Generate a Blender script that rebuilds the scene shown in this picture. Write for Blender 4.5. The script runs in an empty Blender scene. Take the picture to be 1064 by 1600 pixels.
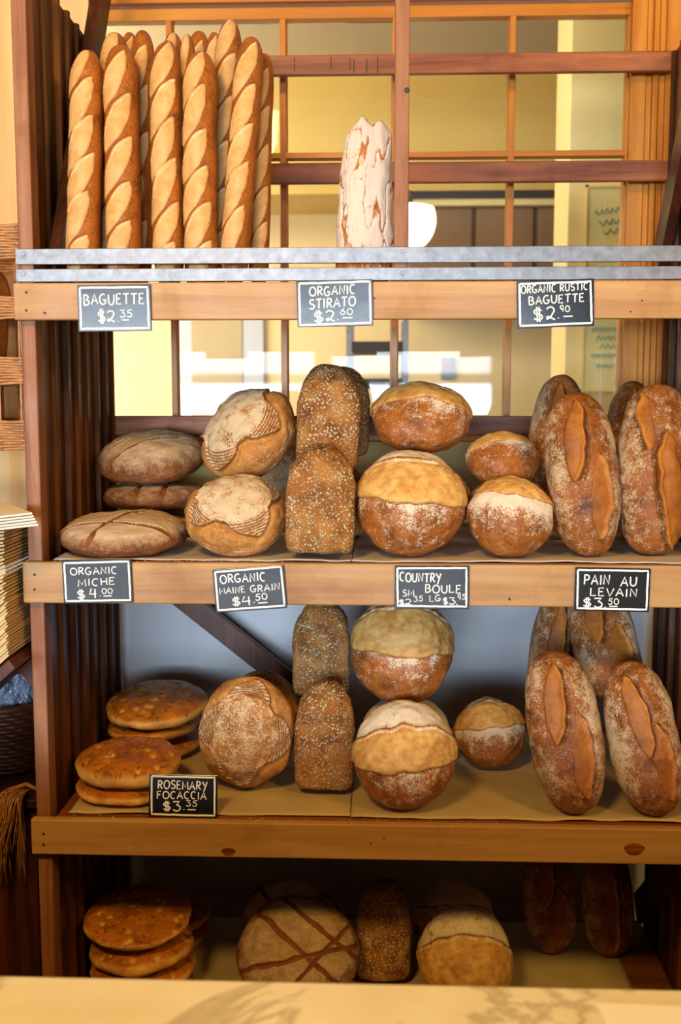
import bpy, bmesh, math, random
import numpy as np
from mathutils import Vector, Matrix

S = bpy.context.scene
COL = S.collection
rng = random.Random(7)
R_ = math.radians

# ------------------------------------------------------------------ camera
FPX = 1650.0                      # focal length in pixels of the 1064x1600 frame
PITCH = math.atan(180.0 / FPX)
YAW = R_(2.2)
CAM = np.array([0.08, -2.06, 1.60])
cam_d = bpy.data.cameras.new('camera')
cam = bpy.data.objects.new('camera', cam_d)
COL.objects.link(cam)
cam.location = CAM
cam.rotation_euler = (math.pi / 2 - PITCH, 0, YAW)
cam_d.sensor_fit = 'VERTICAL'
cam_d.sensor_height = 36.0
cam_d.lens = 36.0 * FPX / 1600.0
cam_d.clip_start = 0.02
cam_d.dof.use_dof = True
cam_d.dof.focus_distance = 2.14
cam_d.dof.aperture_fstop = 4.0
S.camera = cam

# ------------------------------------------------------------------ light
S.view_settings.view_transform = 'Standard'
S.view_settings.look = 'None'
S.view_settings.gamma = 1.0
S.view_settings.exposure = 0.2
W = bpy.data.worlds.new('world')
S.world = W
W.use_nodes = True
W.node_tree.nodes['Background'].inputs[0].default_value = (0.62, 0.72, 0.85, 1)
W.node_tree.nodes['Background'].inputs[1].default_value = 0.03


def area(name, loc, target, sx, sy, energy, color):
    l = bpy.data.lights.new(name, 'AREA')
    l.shape = 'RECTANGLE'
    l.size, l.size_y, l.energy, l.color = sx, sy, energy, color
    o = bpy.data.objects.new(name, l)
    COL.objects.link(o)
    o.location = loc
    d = Vector(target) - Vector(loc)
    o.rotation_euler = d.to_track_quat('-Z', 'Y').to_euler()
    return o


DAY = (0.72, 0.86, 1.0)
WARM = (1.0, 0.59, 0.14)
# daylight of the shop front behind the camera: three low windows and their transoms
for x in (-3.4, -1.5, 0.4):
    area('shop_window_light', (x, -8.0, 1.33), (x * 0.5, 0.3, 1.4), 1.7, 0.8, 182, DAY)
    area('transom_light', (x, -8.0, 2.15), (x * 0.5, 0.3, 1.7), 1.7, 0.6, 50, DAY)
# warm ceiling lamps of the sales room
area('ceiling_lamp_light', (-0.7, -2.2, 2.95), (-0.2, 0.3, 0.95), 0.45, 0.3, 36, WARM)
area('ceiling_lamp_light', (1.85, -2.2, 2.95), (0.4, 0.3, 0.95), 0.45, 0.3, 25, WARM)
# kitchen behind the window
area('kitchen_ceiling_light', (-0.5, 1.25, 3.05), (-0.3, 3.4, 1.2), 1.8, 0.5, 22, (1.0, 0.92, 0.74))
area('kitchen_side_fill', (-1.75, 2.5, 2.7), (0.6, 4.0, 1.6), 0.8, 0.8, 36, (1.0, 0.92, 0.74))  # added fill lamp, hidden by the rack side, brightens the kitchen from the left

area('kitchen_low_fill', (-2.4, 2.9, 1.35), (0.4, 4.0, 1.5), 1.0, 1.3, 42, (1.0, 0.95, 0.85))  # no window here: unseen fill added to lift the lower kitchen wall

f_ = np.array([-math.sin(YAW) * math.cos(PITCH), math.cos(YAW) * math.cos(PITCH), -math.sin(PITCH)])
r_ = np.array([math.cos(YAW), math.sin(YAW), 0.0])
u_ = np.cross(r_, f_)


def proj(P):
    v = np.asarray(P, float) - CAM
    z = v @ f_
    return 532 + FPX * (v @ r_) / z, 800 - FPX * (v @ u_) / z


def ray(px, py):
    return f_ + r_ * ((px - 532) / FPX) + u_ * ((800 - py) / FPX)


def at(px, py, y):
    """point of the depth plane y seen at that place of the photograph"""
    d = ray(px, py)
    return CAM + d * ((y - CAM[1]) / d[1])


def at_z(px, py, z):
    d = ray(px, py)
    return CAM + d * ((z - CAM[2]) / d[2])


# ------------------------------------------------------------------ materials
def lin(h):
    if isinstance(h, str):
        c = [int(h[i:i + 2], 16) / 255 for i in (0, 2, 4)]
    else:
        c = [v / 255 for v in h]
    return tuple((v / 12.92 if v <= 0.04045 else ((v + 0.055) / 1.055) ** 2.4) for v in c) + (1.0,)


class NT:
    def __init__(self, name, rough=0.5, spec=0.4):
        m = bpy.data.materials.new(name)
        m.use_nodes = True
        self.m, self.t = m, m.node_tree
        self.b = self.t.nodes['Principled BSDF']
        self.b.inputs['Roughness'].default_value = rough
        self.b.inputs['Specular IOR Level'].default_value = spec

    def n(self, kind, **kw):
        nd = self.t.nodes.new(kind)
        for k, v in kw.items():
            setattr(nd, k, v)
        return nd

    def l(self, a, b):
        self.t.links.new(a, b)

    def val(self, sock, v):
        if hasattr(v, 'is_linked') or isinstance(v, bpy.types.NodeSocket):
            self.l(v, sock)
        else:
            sock.default_value = v

    def coords(self, scale=(1, 1, 1), rand=True, kind='Object'):
        tc = self.n('ShaderNodeTexCoord')
        mp = self.n('ShaderNodeMapping')
        mp.inputs['Scale'].default_value = scale
        src = tc.outputs[kind]
        if rand:
            oi = self.n('ShaderNodeObjectInfo')
            ml = self.n('ShaderNodeMath', operation='MULTIPLY')
            self.l(oi.outputs['Random'], ml.inputs[0])
            ml.inputs[1].default_value = 17.0
            ad = self.n('ShaderNodeVectorMath', operation='ADD')
            self.l(src, ad.inputs[0])
            self.l(ml.outputs[0], ad.inputs[1])
            src = ad.outputs[0]
        self.l(src, mp.inputs['Vector'])
        return mp.outputs[0]

    def noise(self, vec, scale, detail=4, rough=0.55, dist=0.0):
        nd = self.n('ShaderNodeTexNoise')
        nd.inputs['Scale'].default_value = scale
        nd.inputs['Detail'].default_value = detail
        nd.inputs['Roughness'].default_value = rough
        nd.inputs['Distortion'].default_value = dist
        self.l(vec, nd.inputs['Vector'])
        return nd.outputs['Fac']

    def ramp(self, fac, stops):
        nd = self.n('ShaderNodeValToRGB')
        e = nd.color_ramp.elements
        e[0].position, e[0].color = stops[0]
        e[1].position, e[1].color = stops[-1]
        for p, c in stops[1:-1]:
            x = e.new(p)
            x.color = c
        self.l(fac, nd.inputs[0])
        return nd.outputs[0]

    def mix(self, fac, a, b, mode='MIX'):
        nd = self.n('ShaderNodeMix', data_type='RGBA', blend_type=mode)
        self.val(nd.inputs[0], fac)
        self.val(nd.inputs[6], a)
        self.val(nd.inputs[7], b)
        return nd.outputs[2]

    def math(self, op, a, b=0.0, clamp=False):
        nd = self.n('ShaderNodeMath', operation=op)
        nd.use_clamp = clamp
        self.val(nd.inputs[0], a)
        self.val(nd.inputs[1], b)
        return nd.outputs[0]

    def attr(self, name):
        nd = self.n('ShaderNodeAttribute')
        nd.attribute_name = name
        return nd.outputs['Fac']

    def base(self, c):
        self.val(self.b.inputs['Base Color'], c)

    def bump(self, h, strength=0.3, dist=0.01):
        nd = self.n('ShaderNodeBump')
        nd.inputs['Strength'].default_value = strength
        nd.inputs['Distance'].default_value = dist
        self.l(h, nd.inputs['Height'])
        self.l(nd.outputs[0], self.b.inputs['Normal'])


def plain(name, c, rough=0.6, spec=0.3, var=0.12, scale=18, metal=0.0):
    t = NT(name, rough, spec)
    v = t.coords()
    n = t.noise(v, scale, 5)
    c = lin(c)
    lo = tuple(x * (1 - var) for x in c[:3]) + (1,)
    hi = tuple(min(1, x * (1 + var)) for x in c[:3]) + (1,)
    t.base(t.ramp(n, [(0.3, lo), (0.7, hi)]))
    t.b.inputs['Metallic'].default_value = metal
    t.bump(n, 0.08, 0.004)
    return t.m


def wood(name, dark, mid, light, axis, rough=0.45, grain=26.0, stain=0.35, stain_col='2a1206'):
    t = NT(name, rough, 0.35)
    sc = [1.0, 1.0, 1.0]
    sc[axis] = 0.06
    v = t.coords(tuple(sc))
    n = t.noise(v, grain, 7, 0.62, 0.9)
    c = t.ramp(n, [(0.28, lin(dark)), (0.5, lin(mid)), (0.72, lin(light))])
    v2 = t.coords((1, 1, 1))
    st = t.noise(v2, 5.0, 6, 0.65, 0.4)
    sf = t.ramp(st, [(0.52, (0, 0, 0, 1)), (0.78, (stain, stain, stain, 1))])
    c = t.mix(sf, c, lin(stain_col))
    fine = t.noise(v, grain * 6, 3, 0.6)
    c = t.mix(t.ramp(fine, [(0.58, (0, 0, 0, 1)), (0.8, (0.35, 0.35, 0.35, 1))]), c, lin(dark))
    t.base(c)
    rr = t.ramp(st, [(0.3, (rough - .1,) * 3 + (1,)), (0.7, (rough + .15,) * 3 + (1,))])
    t.l(rr, t.b.inputs['Roughness'])
    t.bump(n, 0.18, 0.004)
    return t.m


def bread(name, crust_a, crust_b, burst, burst_b, dark, flour, seeds=None, rough=0.5, bump=0.35, speck=330.0, fl_gain=3.2, cover=0.86, kamp=1.0):
    t = NT(name, rough, 0.3)
    v = t.coords((1, 1, 1))
    n1 = t.noise(v, 22, 6, 0.65, 0.3)
    c = t.ramp(n1, [(0.30, lin(crust_b)), (0.50, lin(crust_a)), (0.72, tuple(min(1, q * 1.25) for q in lin(crust_a)[:3]) + (1,))])
    nf = t.noise(v, 150, 4, 0.6)
    c = t.mix(t.ramp(nf, [(0.50, (0, 0, 0, 1)), (0.72, (.6, .6, .6, 1))]), c, lin(crust_b))
    ng = t.noise(v, 420, 3, 0.7)
    c = t.mix(t.ramp(ng, [(0.56, (0, 0, 0, 1)), (0.74, (.35, .35, .35, 1))]), c, tuple(min(1, q * 1.5) for q in lin(burst)[:3]) + (1,))
    nb = t.noise(v, 34, 6, 0.7, 0.5)
    bc = t.ramp(nb, [(0.34, lin(burst_b)), (0.58, lin(burst))])
    c = t.mix(t.attr('burst'), c, bc)
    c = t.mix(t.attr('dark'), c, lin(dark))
    hgt = t.math('ADD', t.math('ADD', t.math('MULTIPLY', nf, 0.6), t.math('MULTIPLY', n1, 0.8)), t.math('MULTIPLY', ng, 0.25))
    if seeds:
        vo = t.n('ShaderNodeTexVoronoi')
        vo.inputs['Scale'].default_value = seeds[1]
        vo.inputs['Randomness'].default_value = 1.0
        t.l(v, vo.inputs['Vector'])
        inside = t.ramp(vo.outputs['Distance'], [(0.36, (1, 1, 1, 1)), (0.50, (0, 0, 0, 1))])
        sep = t.n('ShaderNodeSeparateColor')
        t.l(vo.outputs['Color'], sep.inputs[0])
        patch = t.noise(v, 16, 3)
        pick = t.ramp(t.math('ADD', sep.outputs[0], t.math('MULTIPLY', t.math('SUBTRACT', patch, .5), .9)), [(seeds[2], (0, 0, 0, 1)), (seeds[2] + .12, (1, 1, 1, 1))])
        sf = t.math('MULTIPLY', inside, pick)
        if len(seeds) > 3:
            sf = t.math('MULTIPLY', sf, t.attr('seed'))
        sc = t.mix(sep.outputs[1], lin(seeds[0]), tuple(q * .55 for q in lin(seeds[0])[:3]) + (1,))
        c = t.mix(t.math('MULTIPLY', sf, 0.9), c, sc)
        hgt = t.math('ADD', hgt, t.math('MULTIPLY', sf, 0.9))
    ns = t.noise(v, speck, 5, 0.75)
    np_ = t.noise(v, 45, 5, 0.7)
    k = t.math('ADD', t.math('MULTIPLY', t.math('SUBTRACT', ns, 0.5), 2.2), t.math('MULTIPLY', t.math('SUBTRACT', np_, 0.5), 1.7))
    k = t.math('MULTIPLY', k, kamp)
    ff = t.math('ADD', t.attr('flour'), k)
    ff = t.math('ADD', t.math('MULTIPLY', t.math('SUBTRACT', ff, 0.5), fl_gain), 0.5, True)
    ff = t.math('MULTIPLY', ff, cover)
    gate = t.math('MULTIPLY', t.attr('flour'), 9.0, True)
    ff = t.math('MULTIPLY', ff, gate)
    c = t.mix(ff, c, lin(flour))
    t.base(c)
    rr = t.math('ADD', t.math('MULTIPLY', ff, 0.4), rough, True)
    t.l(rr, t.b.inputs['Roughness'])
    t.bump(hgt, bump, 0.006)
    return t.m


M = {}
M['side'] = wood('old_side_boards', '1e0c02', '5a2d0a', '945718', 2, 0.38, 20, 0.6, '1c0a03')
M['post'] = wood('post_wood', '5e341d', '8c5736', 'a67350', 2, 0.5, 30, 0.45, '3a1c10')
M['front'] = wood('shelf_front_wood', '956636', 'b3854f', 'c49a64', 0, 0.42, 16, 0.5, '6a3a14')
M['deck'] = wood('shelf_deck_wood', '5a3014', '84491e', '9c5c28', 0, 0.5, 20, 0.4)
M['slat'] = wood('slat_wood', '5a2712', '93502c', 'b06a3c', 0, 0.45, 22, 0.55)
M['brace'] = wood('brace_wood', '1e0d08', '47210f', '673418', 2, 0.42, 22, 0.4)
M['pine_z'] = wood('pine_trim_upright', 'a4560f', 'bf731c', 'd08a30', 2, 0.35, 18, 0.25, '7a3a08')
M['pine_x'] = wood('pine_trim_level', 'a4560f', 'bf731c', 'd08a30', 0, 0.35, 18, 0.25, '7a3a08')
M['panel'] = wood('pale_panel_wood', 'd59a4e', 'e5b06a', 'eec083', 2, 0.5, 8, 0.1, 'b07030')
M['steel'] = plain('dull_steel', '77787c', 0.42, 0.5, 0.22, 60, 0.75)
M['slate'] = plain('sign_black', '14161d', 0.2, 0.6, 0.15, 20)
M['chalk'] = plain('sign_white', 'efeee8', 0.6, 0.3, 0.04, 60)
M['nail'] = plain('dark_nail', '2a1c12', 0.5, 0.4, 0.2)
M['white_paint'] = plain('white_paint', 'bfc2c9', 0.6, 0.3, 0.04, 5)
M['cream_paint'] = plain('cream_paint', 'e0cc84', 0.6, 0.3, 0.05, 3)
M['kitchen_wall'] = plain('kitchen_yellow', 'e3cc98', 0.6, 0.3, 0.06, 2)
M['kitchen_hood'] = plain('kitchen_hood_yellow', 'd2b262', 0.6, 0.3, 0.06, 2)
M['kitchen_pale'] = plain('kitchen_pale_yellow', 'e4cd8c', 0.6, 0.3, 0.04, 2)
M['kitchen_dark'] = plain('kitchen_cabinet_brown', '86684a', 0.5, 0.3, 0.1, 4)
M['dark'] = plain('dark_metal', '35312e', 0.5, 0.3, 0.1)
M['shop_wall'] = plain('shop_wall_brown', '8a6a45', 0.7, 0.2, 0.05, 3)
M['floor'] = plain('floor_brown', '46301f', 0.5, 0.3, 0.2, 4)
M['ceiling'] = plain('ceiling_cream', 'b8a582', 0.8, 0.2, 0.03, 4)
M['paper_grey'] = plain('greyish_paper', 'c6bdb6', 0.75, 0.2, 0.08, 12)
M['paper_kraft'] = plain('kraft_paper', 'bda679', 0.75, 0.2, 0.10, 10)
M['bag_white'] = plain('white_bag_paper', 'ebe6de', 0.7, 0.2, 0.04, 20)
M['bag_kraft'] = plain('kraft_bag_paper', 'd8b680', 0.7, 0.2, 0.08, 20)
M['wicker'] = plain('wicker', 'b98150', 0.45, 0.4, 0.3, 40)
M['wicker_dark'] = plain('dark_wicker', '4a2412', 0.45, 0.4, 0.3, 40)
M['straw'] = plain('straw', 'a5713a', 0.5, 0.4, 0.25, 40)
M['plastic'] = plain('clear_blue_plastic', '8793ad', 0.15, 0.6, 0.2, 30)
M['red'] = plain('red_button', 'd8382a', 0.4, 0.4, 0.05)
M['green_ink'] = plain('green_marker', '9ab08a', 0.6, 0.2, 0.1)
M['board'] = plain('whiteboard', 'dccf90', 0.35, 0.5, 0.03)
M['crumb'] = plain('crumb', 'd8b070', 0.8, 0.2, 0.2)
M['sheet'] = plain('white_sheet', 'eee6d4', 0.6, 0.2, 0.02)

t = NT('window_glass')
g = t.n('ShaderNodeBsdfGlossy')
g.inputs['Roughness'].default_value = 0.03
tr = t.n('ShaderNodeBsdfTransparent')
fr = t.n('ShaderNodeFresnel')
fr.inputs['IOR'].default_value = 1.36
mx = t.n('ShaderNodeMixShader')
t.l(fr.outputs[0], mx.inputs[0]); t.l(tr.outputs[0], mx.inputs[1]); t.l(g.outputs[0], mx.inputs[2])
t.l(mx.outputs[0], t.t.nodes['Material Output'].inputs['Surface'])
M['glass'] = t.m

t = NT('lamp_glow')
t.b.inputs['Base Color'].default_value = (1, .9, .7, 1)
t.b.inputs['Emission Color'].default_value = (1, .84, .52, 1)
t.b.inputs['Emission Strength'].default_value = 2.2
M['glow'] = t.m

t = NT('marble', 0.25, 0.5)
v = t.coords((1, 1, 1))
wn = t.noise(v, 2.2, 6, 0.6, 1.6)
vein = t.ramp(t.math('ABSOLUTE', t.math('SUBTRACT', wn, .5)), [(0.0, (1, 1, 1, 1)), (0.035, (0, 0, 0, 1))])
cl = t.noise(v, 5, 4)
c = t.ramp(cl, [(0.3, lin('e0d3ae')), (0.7, lin('f4edd8'))])
t.base(t.mix(t.math('MULTIPLY', vein, .55), c, lin('8f7f5c')))
M['marble'] = t.m

M['bag_bread'] = bread('baguette_crust', '9c5518', '6b340c', 'e3b475', 'd09a55', '7a3a10', 'ecdcc0', rough=.42, bump=.25)
M['boule_bread'] = bread('boule_crust', '9a571f', '5f2c0c', 'deb068', 'c58c40', '6b330e', 'e6d8bf', rough=.45, kamp=.9)
M['levain_bread'] = bread('levain_crust', '8a4c1a', '52260b', 'b9742a', '99561a', '4a220a', 'd9c39a', rough=.5, fl_gain=2.6, cover=.7)
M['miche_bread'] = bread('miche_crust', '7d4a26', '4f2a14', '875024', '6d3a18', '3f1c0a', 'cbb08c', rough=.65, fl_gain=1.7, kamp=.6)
M['grain_bread'] = bread('grain_crust', 'ad7233', '7c4517', 'c68d48', 'a9702e', '5d300f', 'd8c4a4', ('ecd6ae', 230, .42, 1), rough=.6)
M['pan_bread'] = bread('seeded_pan_crust', '93591f', '5c300d', 'b57c3a', 'a06a32', '4a240a', 'dcc8a0', ('e6cda0', 165, .08, 1), rough=.6, bump=.8)
M['foc_bread'] = bread('focaccia_crust', 'b56a1c', '6a300c', 'ecba62', 'd9983c', '3a2a0e', 'e8d8b0', rough=.35)
M['stir_bread'] = bread('stirato_crust', 'a9672a', '7a3f14', 'c48442', 'a9662c', '6a3210', 'e4d3c2', rough=.6, fl_gain=2.4, speck=190)

# ------------------------------------------------------------------ mesh helpers
def raw_mesh(name, V, F, smooth=True, attrs=None):
    V = np.asarray(V, np.float32)
    F = np.asarray(F, np.int32)
    me = bpy.data.meshes.new(name)
    me.vertices.add(len(V))
    me.vertices.foreach_set('co', V.ravel())
    k = F.shape[1]
    me.loops.add(F.size)
    me.loops.foreach_set('vertex_index', F.ravel())
    me.polygons.add(len(F))
    me.polygons.foreach_set('loop_start', np.arange(0, F.size, k, dtype=np.int32))
    me.polygons.foreach_set('use_smooth', np.full(len(F), smooth))
    if attrs:
        for n, a in attrs.items():
            at_ = me.attributes.new(n, 'FLOAT', 'POINT')
            at_.data.foreach_set('value', np.clip(a, 0, 1).astype(np.float32))
    me.update(calc_edges=True)
    me.validate()
    return me


class MB:
    """collects boxes, tubes, sheets; build() links ONE mesh object"""
    def __init__(self):
        self.v, self.f = [], []

    def add(self, V, F):
        b = len(self.v)
        self.v += [tuple(float(q) for q in p) for p in V]
        self.f += [tuple(int(i) + b for i in q) for q in F]
        return self

    def box(self, x0, x1, y0, y1, z0, z1, R=None, c=None):
        V = [(x, y, z) for x in (x0, x1) for y in (y0, y1) for z in (z0, z1)]
        if R is not None:
            V = [tuple(R @ np.array(p) + np.asarray(c)) for p in V]
        F = [(0, 1, 3, 2), (4, 6, 7, 5), (0, 4, 5, 1), (2, 3, 7, 6), (0, 2, 6, 4), (1, 5, 7, 3)]
        return self.add(V, F)

    def prism(self, poly, d0, d1, axis=0):
        """polygon in the two other axes, drawn out along axis"""
        n = len(poly)
        def mk(p, d):
            return [(d, p[0], p[1]), (p[0], d, p[1]), (p[0], p[1], d)][axis]
        V = [mk(p, d0) for p in poly] + [mk(p, d1) for p in poly]
        F = [tuple(range(n))[::-1], tuple(range(n, 2 * n))]
        F += [(i, (i + 1) % n, n + (i + 1) % n, n + i) for i in range(n)]
        return self.add(V, F)

    def tube(self, pts, r, seg=8, flat=None, cap=True):
        """round rod along pts; flat=(normal, factor) squashes it along a normal"""
        P = [np.asarray(p, float) for p in pts]
        n = len(P)
        V, F = [], []
        prev = None
        for i, p in enumerate(P):
            d = P[min(i + 1, n - 1)] - P[max(i - 1, 0)]
            d = d / (np.linalg.norm(d) + 1e-9)
            if flat:
                nn = np.asarray(flat[0], float)
                a = np.cross(d, nn); a /= np.linalg.norm(a) + 1e-9
                b = nn * flat[1]
            else:
                ref = prev if prev is not None else (np.array([0, 0, 1.]) if abs(d[2]) < .9 else np.array([1., 0, 0]))
                a = ref - d * (ref @ d); a /= np.linalg.norm(a) + 1e-9
                prev = a
                b = np.cross(d, a)
            rr = r[i] if hasattr(r, '__len__') else r
            for k in range(seg):
                t = 2 * math.pi * k / seg
                V.append(p + a * math.cos(t) * rr + b * math.sin(t) * rr)
        for i in range(n - 1):
            for k in range(seg):
                k2 = (k + 1) % seg
                F.append((i * seg + k, i * seg + k2, (i + 1) * seg + k2, (i + 1) * seg + k))
        if cap:
            F.append(tuple(range(seg))[::-1])
            F.append(tuple((n - 1) * seg + k for k in range(seg)))
        return self.add(V, F)

    def lathe(self, prof, c=(0, 0, 0), seg=32):
        V, F = [], []
        for (r, z) in prof:
            for k in range(seg):
                t = 2 * math.pi * k / seg
                V.append((c[0] + r * math.cos(t), c[1] + r * math.sin(t), c[2] + z))
        for i in range(len(prof) - 1):
            for k in range(seg):
                k2 = (k + 1) % seg
                F.append((i * seg + k, i * seg + k2, (i + 1) * seg + k2, (i + 1) * seg + k))
        return self.add(V, F)

    def build(self, name, mat, parent=None, bevel=0.0, smooth=False, origin=None):
        V = np.array(self.v)
        if parent is not None:
            o0 = WORLD[parent.name]
        elif origin is not None:
            o0 = np.asarray(origin, float)
        else:
            o0 = np.array([(V[:, 0].min() + V[:, 0].max()) / 2, (V[:, 1].min() + V[:, 1].max()) / 2, V[:, 2].min()])
        me = bpy.data.meshes.new(name)
        me.from_pydata([tuple(p) for p in V - o0], [], self.f)
        me.polygons.foreach_set('use_smooth', [smooth] * len(me.polygons))
        bm = bmesh.new(); bm.from_mesh(me)
        bmesh.ops.recalc_face_normals(bm, faces=bm.faces)
        bm.to_mesh(me); bm.free()
        me.update()
        ob = bpy.data.objects.new(name, me)
        COL.objects.link(ob)
        me.materials.append(M[mat] if isinstance(mat, str) else mat)
        if parent is not None:
            ob.parent = parent
        else:
            ob.location = o0
        WORLD[ob.name] = o0
        if bevel:
            m = ob.modifiers.new('bevel', 'BEVEL')
            m.width = bevel
            m.segments = 2
            m.limit_method = 'ANGLE'
            m.harden_normals = False
        return ob


WORLD = {}      # world origin of every object, so that parts can be given in world coordinates


def tag(o, label=None, cat=None, group=None, kind=None):
    for k, v in (('label', label), ('category', cat), ('group', group), ('kind', kind)):
        if v:
            o[k] = v
    return o


def empty(name, loc, label=None, cat=None, group=None, kind=None):
    o = bpy.data.objects.new(name, None)
    COL.objects.link(o)
    o.location = [float(q) for q in loc]
    o.empty_display_size = 0.05
    WORLD[o.name] = np.asarray(loc, float)
    return tag(o, label, cat, group, kind)


def board(name, x0, x1, y0, y1, z0, z1, mat, parent=None, bev=0.0025, **kw):
    return MB().box(x0, x1, y0, y1, z0, z1).build(name, mat, parent, bev, **kw)


# ------------------------------------------------------------------ main measures of the rack
XL = at(40, 750, 0)[0]            # outer face of the left post
XD0, XD1 = at(616.5, 250, 0)[0], at(639, 250, 0)[0]
POST = 0.029
DEP = 0.60
XR = at(1046, 200, DEP)[0] + POST  # outer face of the right post
ZR = 2.42
row = lambda r, y: at(532, r, y)[2]
Z1, Z1B = row(440, -.02), row(499, -.02)
Z2, Z2B = row(881, -.02), row(946, -.02)
Z3, Z3B = row(1288, -.02), row(1343, -.02)
Z4 = 0.24
XIL, XIR = XL + POST, XR - POST
YW = 0.68                          # front face of the wall behind the rack
print('measures', XL, XR, Z1, Z2, Z3, 'eye', CAM[2])

# ------------------------------------------------------------------ room
tag(board('floor', -2.6, 2.6, -6.4, 4.3, -0.05, 0, 'floor', bev=0), 'brown shop floor', 'floor', kind='structure')
tag(board('ceiling', -2.6, 2.6, -3.6, YW, 3.2, 3.25, 'ceiling', bev=0), 'cream ceiling above the bread rack', 'ceiling', kind='structure')
wx0, wx1 = at(140, 300, YW)[0], at(1000, 300, YW)[0]
wz0, wz1 = row(690, YW), row(6, YW)
mb = MB()
mb.box(-2.6, wx0, YW, YW + .12, 0, 3.2).box(wx1, 2.6, YW, YW + .12, 0, 3.2)
mb.box(wx0, wx1, YW, YW + .12, wz1, 3.2).box(wx0, wx1, YW, YW + .12, 0, wz0)
tag(mb.build('wall_back', 'white_paint'), 'white painted wall behind the bread rack', 'wall', kind='structure')
tag(board('trim_1', wx0 - .02, wx1 + .3, YW - .012, YW, row(850, YW), wz0, 'cream_paint'), 'cream painted apron board under the window', 'trim', kind='structure')
tag(board('wall_left', -2.65, -2.6, -3.6, 4.3, 0, 3.2, 'shop_wall', bev=0), 'brown side wall', 'wall', kind='structure')
tag(board('wall_right', 2.6, 2.65, -3.6, 4.3, 0, 3.2, 'shop_wall', bev=0), 'brown side wall', 'wall', kind='structure')

# window with divided panes
win = empty('window_1', ((wx0 + wx1) / 2, YW, wz0), 'pine framed interior window with small panes behind the bread rack', 'window', kind='structure')
gx0, gx1 = wx0 + .03, at(972, 300, YW + .03)[0]
gz1 = row(33, YW + .03)
gz0 = row(660, YW + .03)
y0, y1 = YW + .01, YW + .05
board('top_rail', wx0, wx1, y0, y1, gz1, wz1, 'pine_x', win)
board('bottom_rail', wx0, wx1, y0, y1, wz0, gz0, 'pine_x', win)
board('stile', wx0, gx0, y0, y1, gz0, gz1, 'pine_z', win)
board('stile', gx1, wx1, y0, y1, gz0, gz1, 'pine_z', win)
mxs = [at(c, 330, y0)[0] for c in (268, 443, 617, 797)]
mzs = [row(242, y0), row(470, y0)]
for x in mxs:
    MB().prism([(x - .011, y0 + .02), (x - .007, y0), (x + .007, y0), (x + .011, y0 + .02), (x + .007, y1), (x - .007, y1)], gz0, gz1, 2).build('muntin', 'pine_z', win)
for z in mzs:
    MB().prism([(y0 + .0185, z - .0104), (y0 + .0012, z - .0066), (y0 + .0012, z + .0066), (y0 + .0185, z + .0104), (y1 - .001, z + .0066), (y1 - .001, z - .0066)], gx0, gx1, 0).build('muntin', 'pine_x', win)
ex = [gx0] + mxs + [gx1]
ez = [gz0] + mzs + [gz1]
for i in range(5):
    for j in range(3):
        board('pane', ex[i] + .004, ex[i + 1] - .004, y0 + .021, y0 + .024, ez[j] + .004, ez[j + 1] - .004, 'glass', win, bev=0)

# moulded pine casing round the window
cx0 = at(978, 300, YW)[0]
cx1 = at(1050, 300, YW)[0] + .02
prof = [(cx0, YW), (cx0, YW - .022), (cx0 + .036, YW - .022), (cx0 + .038, YW - .014), (cx0 + .05, YW - .014), (cx0 + .052, YW - .03), (cx0 + .064, YW - .03), (cx0 + .068, YW - .02), (cx0 + .08, YW - .02), (cx0 + .082, YW - .034), (cx1, YW - .034), (cx1, YW)]
tag(MB().prism(prof, wz0 - .1, 3.0, 2).build('trim_2', 'pine_z', bevel=.002), 'moulded upright pine window casing', 'trim', kind='structure')
prof = [(YW, wz1), (YW - .022, wz1), (YW - .022, wz1 + .036), (YW - .03, wz1 + .04), (YW - .03, wz1 + .11), (YW, wz1 + .11)]
tag(MB().prism(prof, wx0, cx0, 0).build('trim_3', 'pine_x', bevel=.002), 'level pine window head casing', 'trim', kind='structure')

# ------------------------------------------------------------------ kitchen seen through the panes
KY = 4.0
tag(board('wall_kitchen', -2.6, 2.6, KY, KY + .1, 0, 3.2, 'kitchen_wall', bev=0), 'yellow kitchen wall seen through the window', 'wall', kind='structure')
tag(board('ceiling_kitchen', -2.6, 2.6, YW + .12, KY + .1, 3.2, 3.25, 'ceiling', bev=0), 'kitchen ceiling', 'ceiling', kind='structure')
p0, p1 = at(888, 300, 1.7)[0], at(1010, 300, 1.7)[0]
tag(board('wall_pier', p0, p1 + .5, 1.7, 2.0, 0, 3.2, 'kitchen_pale', bev=.004), 'pale yellow wall pier in the kitchen', 'wall', kind='structure')
hz = row(303, 3.4)
tag(board('trim_hood', at(150, 300, 3.4)[0], p0 + 1.2, 3.4, KY, hz, 3.2, 'kitchen_hood', bev=0), 'yellow bulkhead above the kitchen cabinets', 'trim', kind='structure')
hx0 = at(560, 310, 3.38)[0]
tag(board('trim_track', hx0, p0 + 1.1, 3.38, 3.4, row(311, 3.38), row(299, 3.38), 'dark', bev=0), 'dark strip under the kitchen bulkhead', 'trim', kind='structure')
tag(board('trim_fascia', hx0, p0 + 1.1, 3.40, 3.46, row(322, 3.4), hz, 'kitchen_pale', bev=0), 'pale strip above the kitchen cabinets', 'trim', kind='structure')
xs = [at(c, 350, 3.45)[0] for c in (640, 742, 838, 934)]
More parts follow.
